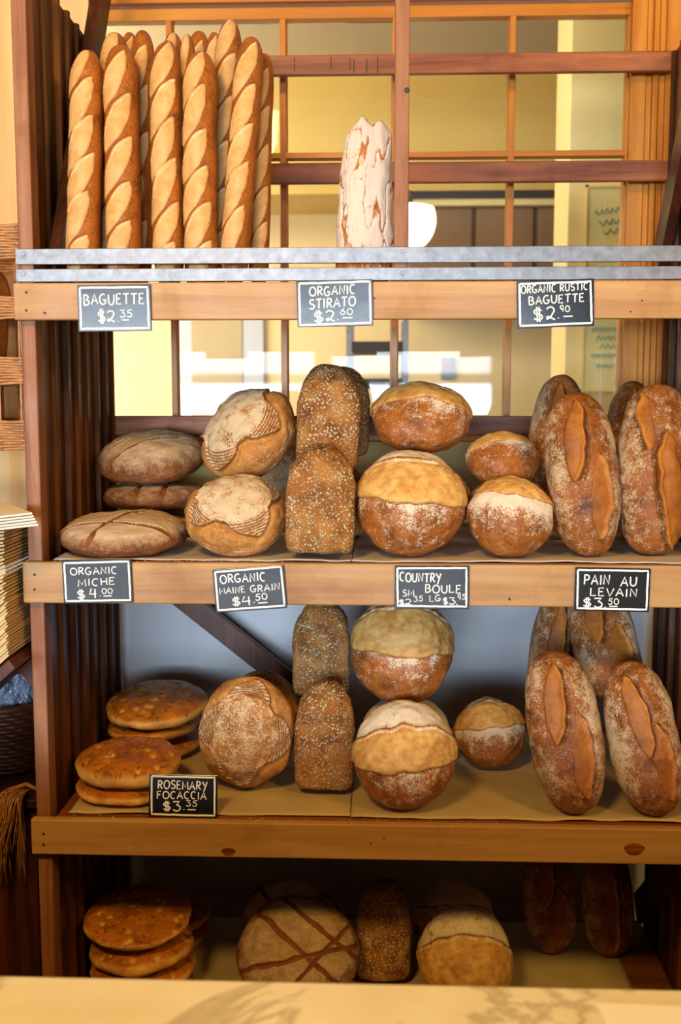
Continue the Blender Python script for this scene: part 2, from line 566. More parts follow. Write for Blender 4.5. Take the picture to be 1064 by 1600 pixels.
for i in range(3):
    k = empty('kitchen_cabinet', ((xs[i] + xs[i + 1]) / 2, 3.7, row(475, 3.45)),
              ['brown kitchen wall cabinet beside the hanging lamp, behind the panes', 'brown kitchen wall cabinet in the middle, between the other two', 'brown kitchen wall cabinet closest to the pale yellow pier'][i], 'cabinet', 'kitchen wall cabinets')
    board('body', xs[i], xs[i + 1] - .004, 3.47, KY, row(475, 3.45), row(323, 3.45), 'kitchen_dark', k)
    board('door', xs[i] + .012, xs[i + 1] - .016, 3.45, 3.468, row(472, 3.45), row(326, 3.45), 'kitchen_dark', k)

# hanging bowl lamp
lc = at(633, 344, 2.2)
lamp = empty('pendant_lamp', lc, 'glowing white bowl lamp hanging in the kitchen beside the rack divider', 'lamp')
rr = 0.122
MB().lathe([(rr * math.sin(a), -rr * 1.05 * math.cos(a)) for a in np.linspace(0.02, math.pi * .62, 14)] + [(rr * .8, rr * .42)], lc, 28).build('bowl', 'glow', lamp, smooth=True)
MB().lathe([(.03, .11), (.03, .06), (rr * .82, rr * .43), (rr * .82, rr * .38)], lc, 24).build('cap', 'steel', lamp, smooth=True)
MB().tube([lc + [0, 0, .10], (lc[0], lc[1], 3.2)], .006).build('rod', 'steel', lamp)

# whiteboard on the pier
wb = at(947, 450, 1.69)
bx0, bx1 = at(912, 450, 1.69)[0], at(1000, 450, 1.69)[0]
bz0, bz1 = row(612, 1.69), row(292, 1.69)
wbd = empty('whiteboard', ((bx0 + bx1) / 2, 1.69, bz0), 'pale whiteboard with faint green handwriting on the kitchen pier', 'whiteboard')
board('panel', bx0 + .008, bx1 - .008, 1.688, 1.698, bz0 + .008, bz1 - .008, 'board', wbd, bev=0)
mb = MB()
mb.box(bx0, bx1, 1.682, 1.699, bz1 - .008, bz1).box(bx0, bx1, 1.672, 1.699, bz0, bz0 + .01).box(bx0, bx0 + .006, 1.682, 1.699, bz0, bz1).box(bx1 - .006, bx1, 1.682, 1.699, bz0, bz1)
mb.build('frame', 'cream_paint', wbd)
for k, r in enumerate((335, 352, 366, 515, 528, 542, 556, 572)):
    x = bx0 + .03 + .015 * (k % 3)
    L = .10 + .04 * ((k * 7) % 3)
    z = row(r, 1.687)
    pts = [(x + L * q, 1.687, z + .05 * L * q * (3 if k < 3 else 0) + .008 * math.sin(q * (34 + 5 * k) + k)) for q in np.linspace(0, 1, 40)]
    MB().tube(pts, .0026, 5).build('handwriting', 'green_ink', wbd)

# kitchen door, sheet-pan rack, wall switch
dz = empty('door_1', at(335, 560, KY - .04), 'pale panelled kitchen door', 'door', kind='structure')
d0, d1 = at(272, 560, KY - .03)[0], at(412, 560, KY - .03)[0]
board('leaf', d0, d1, KY - .03, KY, 0, row(455, KY), 'white_paint', dz)
board('panel', d0 + .1, d1 - .12, KY - .036, KY - .03, 1.35, row(470, KY) - .08, 'ceiling', dz, bev=.004)
rk = empty('pan_rack', (at(575, 560, 3.0)[0], 3.2, 0), 'tall metal sheet pan rack in the kitchen behind the seeded loaves', 'rack')
k0, k1 = at(545, 560, 2.9)[0], at(634, 560, 2.9)[0]
for x in (k0, k1):
    for y in (2.9, 3.4):
        board('upright', x - .012, x + .012, y - .012, y + .012, 0, 1.98, 'steel', rk, bev=0)
for k in range(9):
    z = .45 + k * .17
    board('sheet_pan', k0 + .014, k1 - .014, 2.89, 3.4, z, z + .045, 'dark', rk, bev=0)
sw = empty('wall_switch', at(699, 576, KY - .02), 'small grey wall switch with a red button on the kitchen wall', 'switch')
s = at(699, 576, KY - .02)
board('plate', s[0] - .035, s[0] + .035, KY - .02, KY, s[2] - .06, s[2] + .06, 'steel', sw)
MB().tube([(s[0], KY - .02, s[2] + .02), (s[0], KY - .032, s[2] + .02)], .017, 14).build('button', 'red', sw)

# ------------------------------------------------------------------ the rack
rack = empty('bread_rack', ((XL + XR) / 2, DEP / 2, 0), 'tall old wooden bread rack with slatted back and three shelves of loaves in view', 'shelving')
board('post', XL, XIL, 0, .045, 0, ZR, 'post', rack)
board('post', XIR, XR, 0, .045, 0, ZR, 'post', rack)
nb = 7
for sgn, xo, xi in ((1, XL, XIL), (-1, XR, XIR)):
    for k in range(nb):
        a = .047 + (DEP - .047) * k / nb
        b = .047 + (DEP - .047) * (k + 1) / nb - .0015
        xin = xi - sgn * .004
        jog = sgn * (.006 + .004 * ((k * 5) % 3) / 2)
        poly = [(xo, a), (xin, a), (xin, a + .012), (xin - sgn * .002, b - .016), (xin + jog, b - .010), (xin + jog, b), (xo, b)]
        o = MB().prism(poly, 0, ZR, 2).build('side_board', 'side', rack, .0015)
for zt, zb, nm in ((Z1, Z1B, 1), (Z2, Z2B, 2), (Z3, Z3B, 3)):
    board('shelf_front', XL - .006, XR + .006, -.02, -.0005, zb, zt, 'front', rack, .003)
    board('shelf_deck', XIL + .011, XIR - .011, 0, DEP - .001, zt - .022, zt - .001, 'deck', rack)
board('shelf_deck', XIL + .011, XIR - .011, 0, DEP - .001, Z4 - .022, Z4 - .001, 'deck', rack)
board('shelf_front', XL - .006, XR + .006, -.02, -.0005, Z4 - .07, Z4, 'front', rack, .003)
# steel guard rails of the top shelf with rivets
for a, b in ((386, 411), (418, 438.5)):
    gr = board('guard_rail', XL - .004, XR + .004, -.0075, -.001, row(b, -.0075), row(a, -.0075), 'steel', rack, .001)
    tag(gr, 'dull grey steel guard rail')
for px, py in ((37, 397), (37, 428), (628, 393), (628, 427)):
    p = at(px, py, -.0075)
    mb = MB()
    mb.tube([p, p + [0, -.0016, 0]], .0042, 14)
    mb.build('rivet', 'steel', rack, .0006)
board('divider', XD0, XD1, 0, .07, Z1, ZR, 'post', rack)
p = at(636, 141, 0)
MB().tube([p + [0, .004, 0], p + [0, -.0008, 0]], .0055, 12).build('screw_hole', 'nail', rack)
for r0, r1 in ((85, 116), (254, 286), (650, 680)):
    sl = board('back_slat', XIL - .012, XIR + .012, DEP, DEP + .02, row(r1, DEP), row(r0, DEP), 'slat', rack)
    if r0 == 85:
        for px in (460, 517, 547, 553, 573, 590):
            a, b = at(px, 88, DEP), at(px + 2, 114, DEP)
            mb = MB().box(a[0] - .0012, a[0] + .0014, DEP - .0006, DEP + .002, b[2] + rng.random() * .012, a[2] - rng.random() * .012)
            mb.build('saw_mark', 'nail', sl)


def brace(name, p, q, wid, thk, thin, parent):
    """flat board from p to q; thin = axis of its thickness"""
    p, q = np.asarray(p, float), np.asarray(q, float)
    d = q - p
    L = np.linalg.norm(d)
    d /= L
    n = np.zeros(3); n[thin] = 1
    w = np.cross(d, n)
    R = np.stack([w, n, d], 1)
    return MB().box(-wid / 2, wid / 2, -thk / 2, thk / 2, 0, L, R, p).build(name, 'brace', parent, .002)


xi = XIL + .008
brace('side_brace', (xi + .013, .10, row(432, .1) + .03), (xi + .013, .56, 2.66), .075, .024, 0, rack)
xi = XIR - .008
brace('side_brace', (xi - .013, .565, 1.93), (xi - .013, .20, 2.42), .075, .024, 0, rack)
brace('side_brace', (xi - .013, .56, Z4 + .05), (xi - .013, .10, Z3 - .08), .075, .024, 0, rack)
brace('side_brace', (XIL + .021, .47, Z4 + .03), (XIL + .021, .50, Z4 + .20), .05, .024, 0, rack)
pA, pB = at(262, 915, DEP + .012), at(530, 1128, DEP + .012)
brace('back_brace', pA + (pA - pB) * .1, pB, .056, .022, 1, rack)

# nails and knots of the shelf fronts
for px, py in ((41, 457), (41, 485), (70, 489), (54, 898), (54, 921), (796, 936), (68, 1303), (68, 1320), (585, 466), (562, 485), (985, 487), (1003, 470), (600, 1310), (580, 1318)):
    p = at(px, py, -.02)
    MB().tube([p + [0, .003, 0], p + [0, -.0006, 0]], .0027 if px < 100 or px == 796 else .0018, 10).build('nail', 'nail', rack)
M['knot'] = wood('knot_wood', '3a1806', '7a3f14', '9a5a20', 0, .45, 60, .3)
for px, py, a in ((991, 1327, .020), (357, 1331, .014)):
    p = at(px, py, -.02)
    V = [p + [a * math.cos(t) * (1 + .1 * math.sin(3 * t)), -.0005, .62 * a * math.sin(t)] for t in np.linspace(0, 2 * math.pi, 24, endpoint=False)]
    V2 = [q + [0, .002, 0] for q in V]
    mb = MB().add(V + V2, [tuple(range(24))] + [(i, (i + 1) % 24, 24 + (i + 1) % 24, 24 + i) for i in range(24)])
    tag(mb.build('knot', 'knot', rack), 'dark reddish knot in the wood')

# ------------------------------------------------------------------ noise and base meshes for the loaves
_rs = np.random.RandomState(3)
_perm = np.tile(_rs.permutation(256), 3)
_g = _rs.normal(size=(256, 3)); _g /= np.linalg.norm(_g, axis=1)[:, None]


def perlin(P, seed=0):
    P = np.asarray(P, float) + seed * 7.31
    I = np.floor(P).astype(int)
    Fq = P - I
    I &= 255
    U = Fq * Fq * Fq * (Fq * (Fq * 6 - 15) + 10)
    out = 0
    for dx in (0, 1):
        for dy in (0, 1):
            for dz in (0, 1):
                h = _perm[_perm[_perm[I[:, 0] + dx] + I[:, 1] + dy] + I[:, 2] + dz]
                d = (_g[h] * (Fq - [dx, dy, dz])).sum(1)
                w = (U[:, 0] if dx else 1 - U[:, 0]) * (U[:, 1] if dy else 1 - U[:, 1]) * (U[:, 2] if dz else 1 - U[:, 2])
                out = out + w * d
    return out * 1.5


def fbm(P, octv=3, seed=0):
    o, a, f = 0, 1.0, 1.0
    for k in range(octv):
        o = o + a * perlin(P * f, seed + k * 3)
        a *= .5; f *= 2.03
    return o


_cs = {}


def cubesphere(n):
    if n in _cs:
        return _cs[n]
    t = np.tan(np.linspace(-math.pi / 4, math.pi / 4, n + 1))
    A, B = np.meshgrid(t, t, indexing='ij')
    O = np.ones_like(A)
    faces = [(O, A, B), (-O, B, A), (B, O, A), (A, -O, B), (A, B, O), (B, A, -O)]
    V = np.concatenate([np.stack([q.ravel() for q in f], 1) for f in faces])
    idx = np.arange((n + 1) ** 2).reshape(n + 1, n + 1)
    q = np.stack([idx[:-1, :-1], idx[1:, :-1], idx[1:, 1:], idx[:-1, 1:]], -1).reshape(-1, 4)
    F = np.concatenate([q + k * (n + 1) ** 2 for k in range(6)])
    key = np.round(V * 1e5).astype(np.int64)
    _, first, inv = np.unique(key, axis=0, return_index=True, return_inverse=True)
    inv = inv.ravel()
    V = V[first]
    F = inv[F]
    V /= np.linalg.norm(V, axis=1)[:, None]
    n_ = np.cross(V[F[:, 1]] - V[F[:, 0]], V[F[:, 2]] - V[F[:, 0]])
    flip = (n_ * V[F[:, 0]]).sum(1) < 0
    F[flip] = F[flip][:, ::-1]
    _cs[n] = (V, F)
    return V, F


def ss(a, b, x):
    t = np.clip((x - a) / (b - a), 0, 1)
    return t * t * (3 - 2 * t)


def base_flat(p, h, at_=.45, k=.3):
    z = p[:, 2]
    lim = -at_ * h
    p[:, 2] = np.where(z < lim, lim + (z - lim) * k, z)
    return p


def ga(x, s):
    return np.exp(-(x / s) ** 2)


# every loaf builder: crust top towards +Z, length along X; returns vertices, faces, surface masks
def g_boule(seed, a=.11, b=.11, h=.085, v0=0.0, w=.24, cap=.75, low=.6, lip=1, n=56, rot=0.0, edge=.1, pu=.12, pw=.45):
    D, F = cubesphere(n)
    p = D * [a, b, h]
    base_flat(p, h)
    p += D * (fbm(D * 1.6, 3, seed) * .045 * a)[:, None]
    c, s = math.cos(rot), math.sin(rot)
    u = (D[:, 0] * c + D[:, 1] * s)
    v = (-D[:, 0] * s + D[:, 1] * c) - v0 + edge * perlin(D * [2.6, .6, .6] + 5, seed)
    we = w * np.sqrt(np.clip(1 - (u / 1.02) ** 2, 0, 1)) ** .6
    tm = ss(-.22, .12, D[:, 2])
    m = ss(-.015, .03, we - np.abs(v)) * tm
    fine = fbm(D * [5, 9, 9], 3, seed + 2)
    p += D * (m * (.04 + .009 * fine) * a)[:, None]
    lv = lip * (v) - we
    on = tm * ss(.0, .2, we) * ss(.98, .8, np.abs(u))
    rag = 1 + .5 * perlin(D * 6, seed + 9)
    p += D * ((ga(lv - .01, .03) * .035 * rag - ga(lv + .05, .035) * .025) * on * a)[:, None]
    dark = ga(lv - .005, .022) * on * .85 * rag
    lo = -lip * v - we
    dark = np.maximum(dark, ga(lo - .01, .02) * on * .3)
    up = ss(0, .03, lv) * tm * cap * (.55 + .45 * ss(.0, .5, D[:, 2] + .3))
    dn = ss(0, .02, lo) * low * np.exp(-np.clip(lo, 0, 9) / .34) * ss(-.5, .0, D[:, 2] + .2) * (.35 + .65 * ga(u - pu, pw))
    fl = np.maximum(up, dn) * (1 - m)
    fringe = ga(lv + .05, .05) * m * .55
    fl = np.maximum(fl, m * .04 + fringe) + .16 * (1 - m) * ss(-.9, 0, D[:, 2])
    return p, F, {'burst': m * (.62 + .38 * ss(-.6, .3, fine)), 'dark': dark, 'flour': fl * .78}


def g_half(seed, a=.09, b=.09, h=.075, n=52, **k):
    """small boule whose one half is golden burst, the other floured"""
    return g_boule(seed, a, b, h, n=n, **k)


def g_miche(seed, a=.125, b=.125, h=.052, cuts=((.5, .15, .07), (.5, -.3, .06), (2.2, .1, .07)), top=.75, n=60):
    D, F = cubesphere(n)
    p = D * [a, b, h]
    p[:, 2] = np.sign(D[:, 2]) * np.abs(D[:, 2]) ** .84 * h
    base_flat(p, h, .5, .35)
    p += D * (fbm(D * 1.8, 3, seed) * .04 * a)[:, None]
    tm = ss(-.05, .2, D[:, 2])
    m = np.zeros(len(p)); e = np.zeros(len(p))
    wob = .05 * perlin(D * 3, seed + 4)
    for ang, off, wd in cuts:
        q = -D[:, 0] * math.sin(ang) + D[:, 1] * math.cos(ang) - off + wob
        m = np.maximum(m, ss(wd, wd * .55, np.abs(q)) * tm)
        e = np.maximum(e, (ga(np.abs(q) - wd, .025)) * tm)
    p[:, 2] += (m * -.009 + e * .004) * a / .125 * .6
    fl = (1 - m) * ss(-.1, .75, D[:, 2]) * top + .22 * ss(-.6, .2, D[:, 2]) * (1 - m)
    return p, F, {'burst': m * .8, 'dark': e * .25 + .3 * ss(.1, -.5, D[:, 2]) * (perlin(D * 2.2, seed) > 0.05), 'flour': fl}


def g_levain(seed, a=.168, b=.07, h=.062, sl=None, n=64, fl=.26):
    D, F = cubesphere(n)
    # length squared off a little so that the loaf keeps its width
    nrm = (np.abs(D[:, 0]) ** 2.5 + (np.sqrt(D[:, 1] ** 2 + D[:, 2] ** 2)) ** 2.5) ** (1 / 2.5)
    p = D / nrm[:, None] * [a, b, h]
    base_flat(p, h, .5, .35)
    p += D * (fbm(p * 11, 3, seed) * .0045)[:, None]
    X, Y = p[:, 0].copy(), p[:, 1].copy()
    tm = ss(-.05, .25, D[:, 2])
    m = np.zeros(len(p)); dk = np.zeros(len(p)); disp = np.zeros(len(p)); pale = np.zeros(len(p)); full = np.zeros(len(p))
    wob = .006 * perlin(p * [28, 10, 10], seed + 1) + .002 * perlin(p * 90, seed + 2)
    if sl is None:
        sl = ((.062, .016, .085, .020, -.10, -1), (-.052, -.020, .085, .021, -.08, -1))
    for cx, cy, hl, hw, ang, side in sl:
        cs, sn = math.cos(ang), math.sin(ang)
        s_ = (X - cx) * cs + (Y - cy) * sn
        q = -(X - cx) * sn + (Y - cy) * cs + wob
        we = hw * np.clip(1 - (s_ / hl) ** 2, 0, 1) ** .75
        mm = ss(-.001, .0035, we - np.abs(q)) * tm
        m = np.maximum(m, mm * (.25 + .55 * ss(-2 * hw, 0, side * q - we)))
        full = np.maximum(full, mm)
        e = side * q - we
        on = tm * ss(0, .006, we)
        disp += mm * .003 + ga(e + .002, .0045) * on * .006 - ga(e - .006, .004) * on * .006
        pale = np.maximum(pale, ga(e + .0035, .0032) * on * (.8 + .5 * perlin(p * 60, seed + 3)))
        dk = np.maximum(dk, ga(e - .0055, .003) * on * .9)
        
    fine = perlin(p * [60, 90, 90], seed + 5)
    p += D * (disp + m * fine * .0016)[:, None]
    flm = (1 - full) * fl * ss(-.75, -.1, D[:, 2]) * (.75 + 1.2 * ss(.25, .9, np.abs(D[:, 1]))) * (1 + .8 * perlin(p * 11, seed + 8))
    return p, F, {'burst': np.clip(m * .8 + pale, 0, 1), 'dark': dk, 'flour': flm}


def g_grain(seed, a=.112, b=.112, h=.078, k=4, r0=.5, r1=.32, ph=.4, n=66, disc=.5, top=.95):
    D, F = cubesphere(n)
    p = D * [a, b, h]
    base_flat(p, h)
    p += D * (fbm(D * 1.7, 3, seed) * .045 * a)[:, None]
    rho = np.arccos(np.clip(D[:, 2], -1, 1)) / (math.pi / 2)
    th = np.arctan2(D[:, 1], D[:, 0]) + .12 * perlin(D * 2, seed + 6)
    tri = np.abs(((th + ph) * k / (2 * math.pi)) % 1.0 * 2 - 1)
    Rs = r0 + r1 * np.clip(tri * 1.25 - .25, 0, 1) ** .8
    ins = ss(-.006, .03, Rs - rho)
    e = Rs - rho
    tip = ss(disc - .03, disc + .03, rho) * ins
    p += D * ((ga(e - .02, .03) * .05 - ga(e + .05, .05) * .05) * a)[:, None]
    p += D * (ss(0, .3, -e) * .03 * ss(1.1, .7, rho) * a)[:, None]
    ring = .5 + .5 * np.sin(rho * 150 + 3 * perlin(D * 2, seed))
    p -= D * (tip * (1 - ring) * .010 * a)[:, None]
    fl = top * ins * (1 - tip) * (.74 + .4 * perlin(D * 5, seed + 3)) + tip * ring * .7
    lowring = .5 + .5 * np.sin(D[:, 2] * 60 + 3 * perlin(D * 1.5, seed + 2))
    out = (1 - ins) * (.6 * lowring ** 3 * ss(.25, -.1, D[:, 2]) * ss(-.6, -.3, D[:, 2]))
    burst = (1 - ins) * ss(.42, .02, -e) * (.55 + .5 * fbm(D * 4, 2, seed + 1))
    dark = ga(e + .015, .022) * .7 + tip * (1 - ring) * .55
    return p, F, {'burst': burst, 'dark': dark, 'flour': fl + out, 'seed': np.clip(ins * (1 - tip) * 1.0 + .3, 0, 1)}


def g_pan(seed, a=.115, b=.068, h=.06, n=52):
    D, F = cubesphere(n)
    e = 9.0
    nrm = (np.abs(D) ** e).sum(1) ** (1 / e)
    q = D / nrm[:, None]
    r2 = (np.abs(D[:, 0]) ** 2.6 + np.abs(D[:, 1]) ** 5 + np.abs(D[:, 2]) ** 3) ** (1 / 3.2)
    # round at the far end and on the crust side, square on the base and at the near end
    round_end = ss(.25, .95, q[:, 0])
    q2 = D / (np.abs(D) ** 2.6).sum(1)[:, None] ** (1 / 2.6)
    q = q * (1 - round_end)[:, None] + q2 * round_end[:, None]
    p = q * [a, b, h]
    top = ss(-.2, .9, q[:, 2])
    p[:, 1] *= 1 + .05 * top - .06 * (1 - top)
    p[:, 2] += .012 * top * (1 - np.clip(np.abs(q[:, 1]), 0, 1) ** 2)
    p[:, 1] *= 1 - .05 * ss(.1, .5, q[:, 0]) * ss(.8, .3, q[:, 0])
    p += D * (fbm(p * 18, 3, seed) * .003 + .0011 * perlin(p * 210, seed + 1) + .0009 * perlin(p * 330, seed + 4))[:, None]
    n1 = perlin(p * 24, seed + 2)
    return p, F, {'burst': ss(-.15, .45, n1) * .8, 'dark': ss(.25, .6, -n1) * .5 + .35 * ss(.6, 1.0, q[:, 0]), 'flour': np.zeros(len(p)) + .16, 'seed': np.clip(.75 + .8 * perlin(p * 20, seed + 7), .25, 1)}


def g_focaccia(seed, a=.112, b=.112, h=.026, n=64):
    D, F = cubesphere(n)
    rr = np.sqrt(D[:, 0] ** 2 + D[:, 1] ** 2)
    e = 2.5
    nrm = (rr ** e + np.abs(D[:, 2]) ** e) ** (1 / e)
    p = D / nrm[:, None] * [a, b, h]
    base_flat(p, h, .6, .3)
    p += D * (fbm(p * 16, 3, seed) * .004)[:, None]
    rs = np.random.RandomState(seed)
    X, Y = p[:, 0], p[:, 1]
    top = ss(.05, .5, D[:, 2])
    dim = np.zeros(len(p)); pale = np.zeros(len(p))
    for _ in range(38):
        t, r = rs.rand() * 6.283, a * .93 * math.sqrt(rs.rand())
        d = np.hypot(X - r * math.cos(t), Y - r * math.sin(t))
        dim = np.maximum(dim, ga(d, .0075))
        if rs.rand() < .45:
            pale = np.maximum(pale, ga(d, .0055))
    herb = np.zeros(len(p))
    for _ in range(46):
        t, r, an = rs.rand() * 6.283, a * math.sqrt(rs.rand()), rs.rand() * 3.14
        dx, dy = X - r * math.cos(t), Y - r * math.sin(t)
        s_ = dx * math.cos(an) + dy * math.sin(an)
        q = -dx * math.sin(an) + dy * math.cos(an)
        herb = np.maximum(herb, ss(.006, .004, np.abs(s_)) * ss(.0022, .0008, np.abs(q)))
    p[:, 2] -= dim * top * .0058
    p[:, 2] += herb * top * .0008
    side = ss(.50, .12, D[:, 2])
    return p, F, {'burst': np.clip(pale * top * 1.0 + side * (.75 + .5 * perlin(p * 20, seed)), 0, 1), 'dark': herb * top * .9, 'flour': np.zeros(len(p))}


def g_stirato(seed, a=.17, b=.058, h=.042, n=72):
    D, F = cubesphere(n)
    e = 4.0
    q = D / (np.abs(D[:, 0]) ** 7 + np.sqrt(D[:, 1] ** 2 + D[:, 2] ** 2) ** 7)[:, None] ** (1 / 7)
    p = q * [a, b, h]
    p[:, 1] *= 1.0 - .10 * q[:, 0] + .04 * perlin(p * [12, 0, 0] + 3, seed)
    for cy, cr, am in ((.012, .013, .016), (-.028, .014, .011), (.045, .012, -.004)):
        p[:, 0] += am * ga(p[:, 1] - cy, cr) * ss(.75, 1.0, q[:, 0])
    rid = 1 - np.abs(perlin(p * [9, 42, 42] + [0, 1, 2], seed + 1) + .35 * perlin(p * [26, 70, 70], seed + 3)) * 7
    rid = np.clip(rid, 0, 1)
    big = fbm(p * [14, 26, 26], 2, seed + 5)
    fine = perlin(p * [190, 120, 120], seed + 8)
    p += D * (big * .004 - rid * .0035 + fine * .0006)[:, None]
    bare = ss(.05, .4, big) * .4 + ss(-.45, -.85, q[:, 0]) * .9 + ss(.92, 1, q[:, 0]) * .5
    return p, F, {'burst': rid ** 2 * .6, 'dark': ss(.8, 1, rid) * .45 * ss(-.1, .3, perlin(p * 30, seed)), 'flour': np.clip(1.05 - rid ** 2 * .95 - bare * .95, 0, 1) + .08}


def g_baguette(seed, L=.50, R=.033, n_len=210, n_ang=64, first=.0, w0=.009, ang=25):
    rs = np.random.RandomState(seed)
    s = -L / 2 + L * (.5 - .5 * np.cos(np.linspace(0.02, math.pi - .02, n_len))) if False else np.linspace(-L / 2, L / 2, n_len)
    x = np.abs(s) / (L / 2)
    endl = .075
    de = (L / 2 - np.abs(s)) / endl
    prof = np.where(de < 1, np.sqrt(np.clip(1 - (1 - de) ** 2, 0, 1)) ** .8, 1.0)
    prof = np.maximum(prof, .02)
    th = np.linspace(-math.pi, math.pi, n_ang, endpoint=False)
    Sg, T = np.meshgrid(s, th, indexing='ij')
    Pf = np.repeat(prof[:, None], n_ang, 1)
    dirv = np.stack([np.zeros_like(T), np.sin(T), np.cos(T)], -1)      # th = 0 is the crust top, +th towards +Y
    nz = perlin(np.stack([Sg.ravel() * 14, np.sin(T).ravel() * .6, np.cos(T).ravel() * .6], 1), seed).reshape(Sg.shape)
    rad = R * Pf * (1 + .07 * nz)
    w = R * T
    m = np.zeros_like(Sg); dk = np.zeros_like(Sg); disp = np.zeros_like(Sg); pale = np.zeros_like(Sg)
    a0 = R_(ang)
    pos = L / 2 - .045 - first
    k = 0
    wb = .0022 * perlin(np.stack([Sg.ravel() * 40, w.ravel() * 40, w.ravel() * 0], 1), seed + 2).reshape(Sg.shape)
    while pos > -L / 2 + .02:
        cw = w0 + .003 * rs.normal()
        an = a0 + .05 * rs.normal()
        hl, hw =   .068 + .004 * rs.normal(), .0215 + .001 * rs.normal()
        dx, dw = Sg - pos, w - cw
        p_ = dx * math.cos(an) - dw * math.sin(an)
        q_ = dx * math.sin(an) + dw * math.cos(an) + wb          # + is up and to the left in view
        we = hw * np.clip(1 - np.abs(p_ / hl) ** 2.2, 0, 1) ** .8
        mm = ss(-.0006, .0022, we - np.abs(q_))
        m = np.maximum(m, mm)
        on = ss(0, .004, we)
        e = q_ - we
        disp = disp + mm * .0016 + ga(e - .0012, .0022) * on * .0024 - ga(e + .0026, .002) * on * .0012
        dk = np.maximum(dk, ga(e - .0022, .0022) * on * .75)
        dk = np.maximum(dk, ga(-q_ - we - .001, .0016) * on * .35)
        pale = np.maximum(pale, ga(e + .0035, .0028) * on)
        pos -= .083 + .003 * rs.normal()
        k += 1
    rad = rad + disp * Pf
    bend = .006 * np.sin(Sg * 6 + seed) * rs.uniform(.3, 1)
    V = dirv * rad[..., None]
    V[..., 0] = Sg
    V[..., 1] += bend
    N = n_len * n_ang
    V = V.reshape(-1, 3)
    idx = np.arange(N).reshape(n_len, n_ang)
    nx = np.roll(idx, -1, 1)
    F = np.stack([idx[:-1], nx[:-1], nx[1:], idx[1:]], -1).reshape(-1, 4)
    F = F[:, ::-1]
    return V, F, {'burst': (m * .8 + pale * .4).ravel(), 'dark': (dk * (1 - .7 * m)).ravel(), 'flour': (pale * .35 * m).ravel()}


# ------------------------------------------------------------------ placing a loaf
def rx(a):
    c, s = math.cos(a), math.sin(a); return np.array([[1, 0, 0], [0, c, -s], [0, s, c]])


def ry(a):
    c, s = math.cos(a), math.sin(a); return np.array([[c, 0, s], [0, 1, 0], [-s, 0, c]])


def rz(a):
    c, s = math.cos(a), math.sin(a); return np.array([[c, -s, 0], [s, c, 0], [0, 0, 1]])


LOG = []


def put(name, label, cat, group, mat, mesh, box, y, lean=0, roll=0, spin=0, yaw=0, rest=None, dep=1.0, zfix=None):
    """measure a loaf so that it stands at depth y with the size it has in the photograph"""
    V, F, A = mesh
    R = rz(R_(yaw)) @ ry(R_(roll)) @ rx(R_(lean)) @ rz(R_(spin))
    Wv = V @ R.T
    Wv = Wv - (Wv.max(0) + Wv.min(0)) / 2
    x0, y0, x1, y1 = box
    c = at((x0 + x1) / 2, (y0 + y1) / 2 if y1 else y0 + 60, y)
    s = np.ones(3)
    for it in range(26):
        P = Wv * s + c
        px, py = proj(P)
        k = np.linalg.norm(c - CAM) / FPX
        wx = px.max() - px.min()
        s[0] *= (x1 - x0) / wx
        c[0] += ((x0 + x1) / 2 - (px.max() + px.min()) / 2) * k
        if zfix:
            s[2] = zfix[1] / (Wv[:, 2].max() - Wv[:, 2].min())
            c[2] = zfix[0] + zfix[1] / 2
        elif rest is None:
            s[2] *= (y1 - y0) / (py.max() - py.min())
            c[2] -= ((y0 + y1) / 2 - (py.max() + py.min()) / 2) * k
        else:
            zmin, zmax = P[:, 2].min(), P[:, 2].max()
            up = (py.min() - y0) * k
            H = zmax - zmin
            nH = H + up + (zmin - rest)
            s[2] *= np.clip(nH / H, .6, 1.6)
            c[2] = rest + (Wv[:, 2].max() - Wv[:, 2].min()) * s[2] / 2
            if y1 and it > 2:
                c[1] -= np.clip((y1 - py.max()) * .0018, -.03, .03)
        s[1] = s[0] * dep if lean < 50 else (s[0] + s[2]) / 2 * dep
        hy = (Wv[:, 1].max() - Wv[:, 1].min()) * s[1] / 2
        if y1:
            c[1] = min(max(c[1], hy - .012), DEP - .006 - hy)
    P = Wv * s + c
    px, py = proj(P)
    o0 = np.array([c[0], c[1], P[:, 2].min()])
    me = raw_mesh(name, P - o0, F, True, A)
    ob = bpy.data.objects.new(name, me)
    COL.objects.link(ob)
    ob.location = o0
    me.materials.append(M[mat])
    WORLD[ob.name] = o0
    tag(ob, label, cat, group)
    LOG.append((ob.name, 's', s.round(2), 'y', round(P[:, 1].min(), 3), round(P[:, 1].max(), 3), 'z', round(P[:, 2].min(), 3), round(P[:, 2].max(), 3), 'px', [int(q) for q in (px.min(), py.min(), px.max(), py.max())], 'want', box))
    return ob

